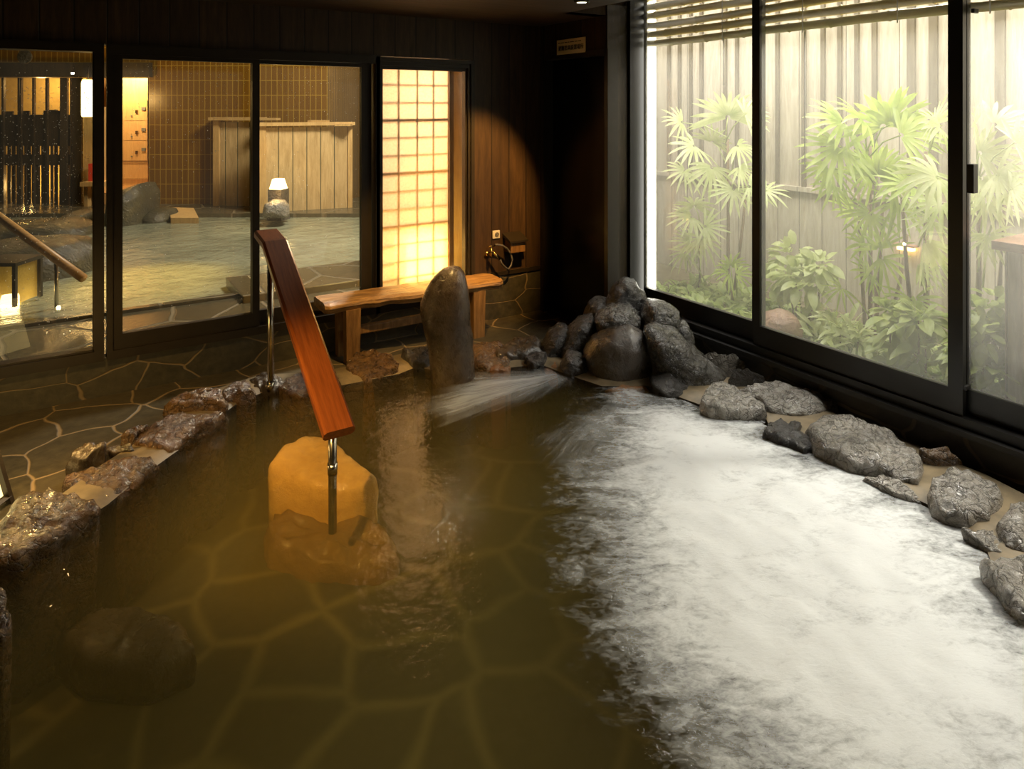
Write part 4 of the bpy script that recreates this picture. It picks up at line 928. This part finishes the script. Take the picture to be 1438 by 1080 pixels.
# paper screen outside the narrow window
YS = 4.93
esh = empty('shoji_screen', (XA(585, YS), YS, GO), 'tall paper lattice screen glowing behind the narrow fixed window', 'screen')
sx0, sx1 = XA(534, YS), XA(629.5, YS)
bm = B(); box(bm, sx0, YS, .2, sx1, YS + .004, 2.25); obj('paper', bm, M['paper'], esh)
bm = B()
for px in (560.7, 586.6, 609): x = XA(px, YS); box(bm, x - .006, YS + .008, .22, x + .006, YS + .016, 2.25)
zr = [PY(585, y, YS).z for y in (96, 119.5, 144, 192.5, 217, 266.5, 291, 341, 365, 388, 412)]
for z in zr: box(bm, sx0, YS + .008, z - .005, sx1, YS + .016, z + .005)
for y in (168.5, 242, 315.5): z = PY(585, y, YS).z; box(bm, sx0, YS + .006, z - .011, sx1, YS + .016, z + .011)
obj('lattice', bm, M['lattice'], esh)
bm = B(); box(bm, sx1 - .004, YS - .03, .05, sx1 + .035, YS + .03, 2.3); box(bm, sx0 - .05, YS - .03, .05, sx0, YS + .03, 2.3); box(bm, sx0, YS - .03, .05, sx1, YS + .03, .2); obj('screen_frame', bm, M['lattice'], esh)
p, q = PY(567, 336, YS + .02), PY(629, 388, YS + .02)
ebl = empty('box_lantern', ((p.x + q.x) / 2, YS + .1, GO), 'bright box lantern shining low behind the paper screen', 'lantern')
bm = B(); box(bm, p.x, YS + .03, q.z, q.x - .03, YS + .2, p.z, .004); obj('shade', bm, m_emit('box_lantern_paper', (1, .70, .22), 17), ebl)
bm = B(); box(bm, p.x + .03, YS + .05, GO, q.x - .06, YS + .17, q.z); obj('stand', bm, M['lattice'], ebl)
bm = B(); box(bm, XA(634, 5.3), 5.3, GO, XA(668, 5.3), 5.36, 2.3); solo('cedar_board', bm, M['cedar'], 'upright cedar board seen right of the paper screen', 'board')

# ------------------------------------------------------------------ the garden
XF = 5.2; GZ = .05
bm = B(); box(bm, XB + .12, -3.2, -.2, XF + .4, 5.7, GZ); struct('garden_ground', bm, M['soil'])
bm = B(); box(bm, XF, -3.2, GZ, XF + .05, 5.7, 3.1); struct('wall_garden', bm, M['fence_wood'])
bm = B(); box(bm, XB + .14, 5.6, GZ, XF, 5.65, 3.1); struct('wall_garden_end', bm, M['fence_wood'])
z = PX(922, 242.4, XF).z
bm = B(); box(bm, XF - .03, -3.2, z - .02, XF, 5.6, z + .02); struct('trim_garden_rail', bm, M['fence_wood'])
for k, px in enumerate((940.5, 955.5, 971, 986, 1019.5, 1036, 1093, 1130, 1157, 1180.5, 1204.5, 1229.5, 1281, 1312, 1406)):
    y = PX(px, 100, XF).y; w = .028 if px in (1281, 1312, 1406) else .017
    bm = B(); box(bm, XF - .022, y - w, z + .02, XF, y + w, 3.1)
    solo('fence_batten', bm, M['fence_batten'], 'narrow upright dark batten on the upper garden fence', 'batten', 'battens on the upper garden fence')
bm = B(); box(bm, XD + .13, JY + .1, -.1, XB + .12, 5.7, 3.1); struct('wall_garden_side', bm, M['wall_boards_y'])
# light strip at the window's end
q = PX(916, 100, XB + .16)
e_ = empty('strip_light', (XB + .16, q.y, GZ), 'upright white light strip at the left end of the garden window', 'light')
bm = B(); tube(bm, [(XB + .16, q.y, .1), (XB + .16, q.y, 2.75)], .026, 16); obj('tube', bm, m_emit('white_light_strip', (1, .97, .86), 7), e_, True)
bm = B(); box(bm, XB + .13, q.y + .04, GZ, XB + .2, q.y + .08, 2.78); obj('housing', bm, M['white_plastic'], e_)
# bamboo blind
XBL = XB + .14
zb0 = PX(922, 65.5, XBL).z
ebb = empty('bamboo_blind', (XBL, 1.6, zb0), 'half lowered blind of thick bamboo poles hanging outside the garden window', 'blind')
rng = random.Random(9)
for k in range(9):
    bm = B(); zc = zb0 + .03 + k * .067; y0_, y1_ = -1.5 + rng.uniform(-.03, .03), JY - .05 + rng.uniform(-.03, .0); pts = []; rad = []
    y = y0_; sag = rng.uniform(-.008, .008)
    while y < y1_:
        Ln = rng.uniform(.24, .34)
        for f, r in ((0, .0265), (.02, .031), (.05, .0265), (.5, .0255)):
            pts.append((XBL + rng.uniform(-.002, .002), y + Ln * f, zc + sag * math.sin(y * 2.3) + .004 * noise.noise(Vector((y * 2, k, 0))))); rad.append(r)
        y += Ln
    pts.append((XBL, y1_, zc)); rad.append(.026)
    tube(bm, pts, rad, 12); obj('bamboo_pole', bm, M['bamboo'], ebb, True)
for px in (1019, 1132, 1265, 1395):
    y = PX(px, 60, XBL).y; bm = B(); tube(bm, [(XBL - .034, y, zb0 - .01), (XBL - .034, y, 2.75)], .0035, 6); obj('cord', bm, M['cord'], ebb, True)
for px, py1, lab in ((1019, 120, 'short'), (1133, 232, 'long')):
    y = PX(px, 60, XBL).y; bm = B(); tube(bm, [(XBL - .02, y, zb0 + .01), (XBL - .018, y, PX(px, py1, XBL).z)], .004, 6); obj('pull_cord', bm, M['cord'], ebb, True)

def leaflet(bm, base, d, nrm, L, w, droop, seg=5):
    side = d.cross(nrm).normalized(); prev = None
    for i in range(seg + 1):
        s = i / seg; c = base + d * (L * s) - UP * (droop * L * s * s); ww = w * (math.sin(math.pi * min(1, s * .86 + .10)) ** .7) * (1 if s < 1 else .12)
        up = nrm * (ww * .25)
        row = [bm.verts.new(c - side * ww + up), bm.verts.new(c), bm.verts.new(c + side * ww + up)]
        if prev:
            bm.faces.new([prev[0], row[0], row[1], prev[1]]); bm.faces.new([prev[1], row[1], row[2], prev[2]])
        prev = row
def fan(c, main, nrm, R, n, spread, rng, droop=.3, width=.055):
    bm = B(); main = main.normalized(); nrm = (nrm - main * nrm.dot(main)).normalized(); side = main.cross(nrm)
    for i in range(n):
        a = (i / (n - 1) - .5) * spread + rng.uniform(-.05, .05); d = main * math.cos(a) + side * math.sin(a)
        leaflet(bm, c + d * (R * .06), (d + nrm * .12).normalized(), nrm, R * rng.uniform(.84, 1.04) * (1 - .18 * abs(a) / max(spread, .1)), R * width * rng.uniform(.8, 1.15), droop * rng.uniform(.6, 1.3), 5)
    return bm
GPALM = 'lady palms in the garden'
def palm(label, stem_px, stem_X, fans, m, seed, extra_stems=()):
    rng = random.Random(seed); bp = PX(stem_px[0], stem_px[1], stem_X); bx, by = stem_X, bp.y
    e = empty('lady_palm', (bx, by, GZ), label, 'palm', GPALM)
    tops = []
    for (px, py, X, R, ang, spread, n) in fans:
        c = PX(px, py, X); Rm = R / F * (c - CAM).dot(DV)
        a = math.radians(ang); main = (RV * math.cos(a) + UP * math.sin(a) - DV * rng.uniform(.15, .5)).normalized()
        nrm = (-DV * rng.uniform(.5, .9) + UP * rng.uniform(.45, .8) + RV * rng.uniform(-.25, .25))
        bm = fan(c, main, nrm, Rm, n, math.radians(spread), rng, rng.uniform(.15, .4))
        root = Vector((bx + rng.uniform(-.04, .04), by + rng.uniform(-.04, .04), max(GZ + .1, c.z - rng.uniform(.12, .3))))
        mid_ = (root + c) / 2 + UP * .04; tube(bm, [root, mid_, c], [.006, .005, .004], 5)
        obj('frond', bm, m, e, True); tops.append(root.z)
    zt = max(tops)
    bm = B(); tube(bm, [(bx, by, GZ - .02), (bx + .02, by + .01, GZ + (zt - GZ) * .5), (bx, by, zt)], [.016, .014, .011], 8); obj('stem', bm, M['stem'], e, True)
    for (dx, dy, f) in extra_stems:
        bm = B(); tube(bm, [(bx + dx * .3, by + dy * .3, GZ - .02), (bx + dx * .8, by + dy * .8, GZ + (zt * f - GZ) * .6), (bx + dx, by + dy, zt * f)], [.014, .012, .009], 8); obj('stem', bm, M['stem'], e, True)
LP, LF = M['leaf_pale'], M['leaf_palm']
palm('tall pale palm against the fence in the left garden pane', (1022, 400), 4.75,
     [(1022, 165, 4.75, 58, 90, 200, 17), (958, 172, 4.7, 40, 160, 190, 12), (1046, 160, 4.6, 38, 20, 180, 11), (975, 205, 4.6, 40, 190, 200, 12), (962, 240, 4.5, 34, 210, 210, 11), (1000, 235, 4.55, 44, 250, 200, 12), (1035, 205, 4.6, 40, -30, 200, 12), (1038, 235, 4.5, 36, -60, 190, 11), (1030, 266, 4.5, 38, 240, 220, 12), (1052, 262, 4.45, 36, -20, 200, 10), (1000, 200, 4.8, 40, 80, 170, 11), (1075, 268, 4.45, 34, -10, 200, 9)], LP, 1, ((.1, -.12, .8),))
palm('smaller palm low at the far left corner of the garden', (982, 405), 4.7,
     [(975, 290, 4.7, 36, 100, 230, 14), (972, 305, 4.65, 40, 190, 200, 12), (990, 318, 4.65, 36, -10, 200, 11), (972, 340, 4.65, 36, 180, 200, 12), (985, 335, 4.6, 34, 260, 210, 11), (962, 355, 4.6, 26, 220, 180, 9)], LP, 2)
palm('short palm sprout with spiky leaves left of the first window mullion', (1028, 420), 4.5, [(1026, 375, 4.5, 34, 95, 190, 11), (1024, 385, 4.45, 30, 170, 160, 8), (1034, 386, 4.45, 28, 10, 160, 8)], LF, 3)
palm('big glowing palm filling the middle garden pane', (1222, 500), 4.55,
     [(1240, 178, 4.5, 72, 105, 190, 13), (1250, 175, 4.45, 70, 60, 150, 10), (1185, 172, 4.4, 66, 185, 170, 12), (1215, 172, 4.4, 74, 150, 120, 8), (1228, 240, 4.6, 62, 130, 200, 16), (1232, 250, 4.55, 66, 70, 180, 14), (1180, 205, 4.35, 66, 215, 190, 13), (1165, 235, 4.35, 46, 240, 200, 12), (1172, 262, 4.4, 40, 200, 210, 11), (1265, 190, 4.4, 60, 10, 170, 11), (1280, 262, 4.35, 58, 190, 210, 12), (1262, 285, 4.4, 44, 250, 220, 12), (1255, 255, 4.35, 50, -60, 200, 11), (1200, 300, 4.7, 52, 165, 190, 10), (1222, 300, 4.4, 46, 230, 220, 12)], LF, 4, ((.12, .16, .9), (-.1, -.14, .75), (.05, -.22, .6)))
palm('bright white lit palm just left of the second window mullion', (1300, 520), 4.35,
     [(1312, 175, 4.25, 58, 100, 180, 11), (1322, 180, 4.2, 52, 170, 160, 9), (1318, 250, 4.2, 66, 200, 230, 13), (1300, 240, 4.2, 52, 240, 200, 11), (1322, 285, 4.3, 48, 230, 210, 11), (1310, 310, 4.3, 46, 190, 200, 10), (1298, 338, 4.25, 58, -60, 110, 9), (1290, 372, 4.25, 44, -50, 150, 8)], LP, 5, ((-.08, .1, .8),))
palm('low palm with long drooping leaves under the fence lamp', (1230, 520), 4.4,
     [(1235, 350, 4.4, 50, 100, 140, 9), (1238, 362, 4.35, 46, -70, 160, 8), (1222, 385, 4.35, 40, 170, 200, 11), (1215, 345, 4.4, 44, 160, 150, 8), (1182, 405, 4.3, 30, 210, 220, 9), (1280, 420, 4.25, 48, 215, 160, 8), (1285, 420, 4.25, 44, -40, 160, 8)], LF, 6)
palm('palm in the right garden pane beside the wooden box', (1375, 470), 4.1,
     [(1395, 175, 4.1, 70, 20, 150, 10), (1370, 175, 4.1, 50, 120, 170, 9), (1375, 215, 4.05, 60, 10, 170, 11), (1400, 245, 4.0, 62, -40, 200, 12), (1378, 250, 4.0, 56, -90, 200, 12), (1420, 265, 4.0, 50, -20, 200, 11), (1386, 285, 4.05, 48, 250, 220, 11), (1388, 330, 4.05, 44, -80, 210, 12), (1380, 338, 4.05, 38, 190, 160, 9), (1425, 200, 4.0, 60, 10, 180, 10)], LP, 7, ((.05, -.1, .9),))

def ovate(bm, base, d, nrm, L, w): leaflet(bm, base, d, nrm, L, w, .35, 5)
def shrub(name, label, spots, X, leafL, n, m, seed, cat='shrub', wide=.28):
    rng = random.Random(seed); c0 = PX(spots[0][0], spots[0][1], X)
    e = empty(name, (X, c0.y, GZ), label, cat); bm = B(); bs = B()
    for (px, py, r) in spots:
        c = PX(px, py, X + rng.uniform(-.08, .08)); R = r / F * (c - CAM).dot(DV)
        tube(bs, [(X + rng.uniform(-.04, .04), c0.y + (c.y - c0.y) * .4, GZ - .02), (c.x, c.y, (c.z + GZ) / 2), c], [.008, .006, .004], 5)
        for k in range(n):
            u = Vector((rng.gauss(0, 1), rng.gauss(0, 1), rng.gauss(.25, .8))).normalized(); b = c + u * (R * rng.uniform(.25, .9)); b.z = max(b.z, GZ + .01)
            d = (u + Vector((rng.uniform(-.4, .4), rng.uniform(-.4, .4), rng.uniform(-.5, .2)))).normalized(); nr = (UP + Vector((rng.uniform(-.4, .4) - .3, rng.uniform(-.4, .4), 0)))
            L = leafL * rng.uniform(.7, 1.2); leaflet(bm, b, d, (nr - d * nr.dot(d)).normalized(), L, L * wide * rng.uniform(.8, 1.1), rng.uniform(.15, .5), 4)
    obj('foliage', bm, m, e, True); obj('stem', bs, M['stem'], e, True)
shrub('broadleaf_shrub', 'pale broadleaf shrub above the pinkish rock by the first mullion', [(1118, 385, 34), (1140, 400, 30), (1092, 395, 24), (1150, 375, 20), (1110, 360, 22), (1125, 430, 30)], 4.55, .12, 34, LP, 31)
shrub('broadleaf_shrub', 'tall leafy shrub at the lower right of the middle pane', [(1262, 455, 26), (1290, 450, 26), (1270, 490, 36), (1300, 490, 36), (1262, 520, 30), (1310, 530, 34), (1250, 440, 14)], 4.15, .105, 46, M['leaf_shrub'], 32)
shrub('broadleaf_shrub', 'leafy shrub behind the second mullion in the right pane', [(1372, 440, 26), (1395, 430, 28), (1380, 470, 32), (1365, 500, 26), (1395, 520, 34), (1375, 545, 26), (1404, 480, 24)], 4.0, .10, 42, M['leaf_shrub'], 33)
shrub('fern', 'light fern clump on the ground in the middle of the garden', [(1180, 470, 30), (1150, 480, 26), (1205, 480, 26), (1130, 478, 18)], 4.3, .18, 40, LP, 34, 'fern', .1)
# ground cover nobody could count
rng = random.Random(77); bm = B()
for k in range(2600):
    px = rng.uniform(900, 1440); X = rng.uniform(3.75, 4.9); y = PX(px, 400, X).y
    if y > 4.4: continue
    b = Vector((X, y, GZ)); hgt = rng.uniform(.07, .2) * (1.3 if px < 1060 else 1)
    a = rng.uniform(0, 6.28); d = (Vector((math.cos(a), math.sin(a), 0)) * rng.uniform(.3, .9) + UP).normalized(); nr = UP + Vector((math.cos(a), math.sin(a), 0)) * -.5
    leaflet(bm, b, d, (nr - d * nr.dot(d)).normalized(), hgt, hgt * rng.uniform(.07, .2), .4, 3)
obj('ground_cover', bm, M['leaf_ground'], None, True, 'low grassy ground cover along the foot of the garden window', 'ground cover', kind='stuff')
boulder('garden_rock', [(1066, 495), (1068, 455), (1078, 440), (1098, 435), (1115, 441), (1124, 460), (1124, 495)], 4.78, .15, M['rock_pink'], 'pinkish round rock in the garden by the first mullion', None, seed=140, N=40, Mr=20, drop=.05, rough=.04)
boulder('garden_rock', [(1362, 585), (1366, 560), (1382, 550), (1400, 556), (1408, 585)], 3.62, .1, M['rock_pink'], 'small reddish rock at the bottom of the right garden pane', None, seed=141, N=32, Mr=16, drop=.05, rough=.04)
# lamp on the fence and the wooden box
q = PX(1259, 344, XF - .05); q2 = PX(1281, 354, XF - .05)
efl = empty('fence_lamp', (XF - .04, (q.y + q2.y) / 2, q2.z), 'small glowing amber lamp low on the garden fence', 'lamp')
bm = B(); box(bm, XF - .05, q2.y, q2.z, XF - .002, q.y, q.z, .004); obj('lamp_glass', bm, m_emit('amber_lamp', (1, .62, .15), 9), efl)
bm = B(); box(bm, XF - .07, q2.y - .02, q.z, XF - .001, q.y + .02, q.z + .012); obj('hood', bm, M['cap_wood'], efl)
X0 = 3.92; a = PX(1411, 345, X0); zc = PX(1411, 342, X0).z
ewb = empty('wooden_box', (X0 + .2, a.y - .25, GZ), 'grey boarded wooden box with brown lid at the right end of the garden', 'box')
bm = B(); box(bm, X0, a.y - .55, GZ, X0 + .45, a.y, zc - .03); obj('body', bm, M['post_wood'], ewb)
bm = B(); box(bm, X0 - .05, a.y - .6, zc - .03, X0 + .5, a.y + .04, zc + .015, .004); obj('lid', bm, M['cap_wood'], ewb)

# ------------------------------------------------------------------ lights
def look(o, tgt): o.rotation_euler = (Vector(tgt) - o.location).to_track_quat('-Z', 'Y').to_euler()
def light(name, kind, loc, tgt, energy, col, size=.1, sizey=None, angle=None, blend=.5):
    l = bpy.data.lights.new(name, kind); l.energy = energy; l.color = col
    if kind == 'AREA':
        l.size = size
        if sizey: l.shape = 'RECTANGLE'; l.size_y = sizey
    else: l.shadow_soft_size = size
    if kind == 'SPOT': l.spot_size = math.radians(angle); l.spot_blend = blend
    o = bpy.data.objects.new(name, l); COL.objects.link(o); o.location = loc
    if tgt is not None: look(o, tgt)
    return o
WARM = (1, .60, .19); WHITE = (1, .95, .84)
# garden flood light, and spots added for the foam
light('garden_flood', 'AREA', (4.45, 1.9, 3.0), None, 285, (1, .97, .91), 1.0, 7.0)
light('garden_beam', 'SPOT', (5.1, 2.5, 3.05), (1.9, 1.75, 0), 90, WHITE, .12, None, 62, .5)  # added spot aimed through the window to light the foam
light('garden_beam', 'SPOT', (5.1, .6, 3.05), tuple(PZ(1190, 875, 0)), 600, WHITE, .12, None, 44, 1.0)  # added to whiten the middle of the foam
# spotlights in the room, with added fills for bench and patio
light('wall_spot', 'SPOT', (dl.x, dl.y, 2.33), (2.62, 4.67, .95), 330, (1, .52, .13), .03, None, 42, .6)
light('bench_spot', 'SPOT', (1.75, 3.3, 2.33), (1.95, 4.4, .3), 220, WARM, .03, None, 44, .6)  # unseen spot, added to brighten the bench and back rim
light('patio_spot', 'SPOT', (-.2, 3.2, 2.33), (-.1, 4.0, .0), 110, WARM, .03, None, 60, .6)  # added fill for the paving and stone base at the left
s = PD(0, 0, 1); sp = RV * -1.9 + DV * .55; light('pool_spot', 'SPOT', (sp.x, sp.y, 2.34), PZ(458, 660, 0), 700, (1, .62, .18), .05, None, 25, .8)
# lamps outdoors, with added fills over the open air bath
q = PD(124, 138, D0 - .9); light('lantern_glow', 'POINT', q, None, 25, WARM, .1)
q = PD(165, 95, D0 + .5); light('recess_light', 'POINT', q, None, 190, (1, .66, .3), .1)
q = PD(60, 120, D0 + .5); light('yellow_wall_light', 'POINT', q, None, 16, WARM, .08)
q = PD(40, 290, D0 + .4); light('yellow_wall_light', 'POINT', (q.x, q.y, .35), None, 45, WARM, .08)
q = PD(391, 262, 9.65); light('lamp_glow', 'POINT', q, None, 10, WARM, .06)
q = PD(640, 60, 8.6); q2 = PD(430, 300, 9.0); light('open_air_flood', 'AREA', (q.x, q.y, 4.6), (q2.x, q2.y, 0), 470, (1, .94, .78), 1.2)  # unseen area light added to brighten the outdoor water
q = PD(215, 40, 7.6); light('pond_spot', 'SPOT', (q.x, q.y, 3.0), PZ(212, 395, .03), 800, (1, .66, .14), .05, None, 34, .9)  # added golden light in place of lamp reflections on the water
light('paper_screen_light', 'AREA', (XA(570, 5.5), 5.5, 1.5), (XA(580, YS), YS, 1.2), 29, (1, .66, .38), .5, 1.4)
q = fc + RV * .25 + DV * .3 + UP * .3; light('floor_lantern_glow', 'POINT', q, None, 5, WARM, .015)

light('near_downlight', 'SPOT', (.6, .3, 2.33), (.9, 1.75, -.4), 66, (1, .86, .58), .04, None, 80, 1.0)  # added overhead fill that lifts the foreground water
w = bpy.data.worlds.new('world'); S.world = w; w.use_nodes = True
w.node_tree.nodes['Background'].inputs[0].default_value = (.5, .42, .3, 1); w.node_tree.nodes['Background'].inputs[1].default_value = .012
c = S.cycles; c.use_denoising = True; c.max_bounces = 10; c.diffuse_bounces = 5; c.volume_bounces = 1; c.transparent_max_bounces = 24; c.sample_clamp_indirect = 6; c.caustics_reflective = False
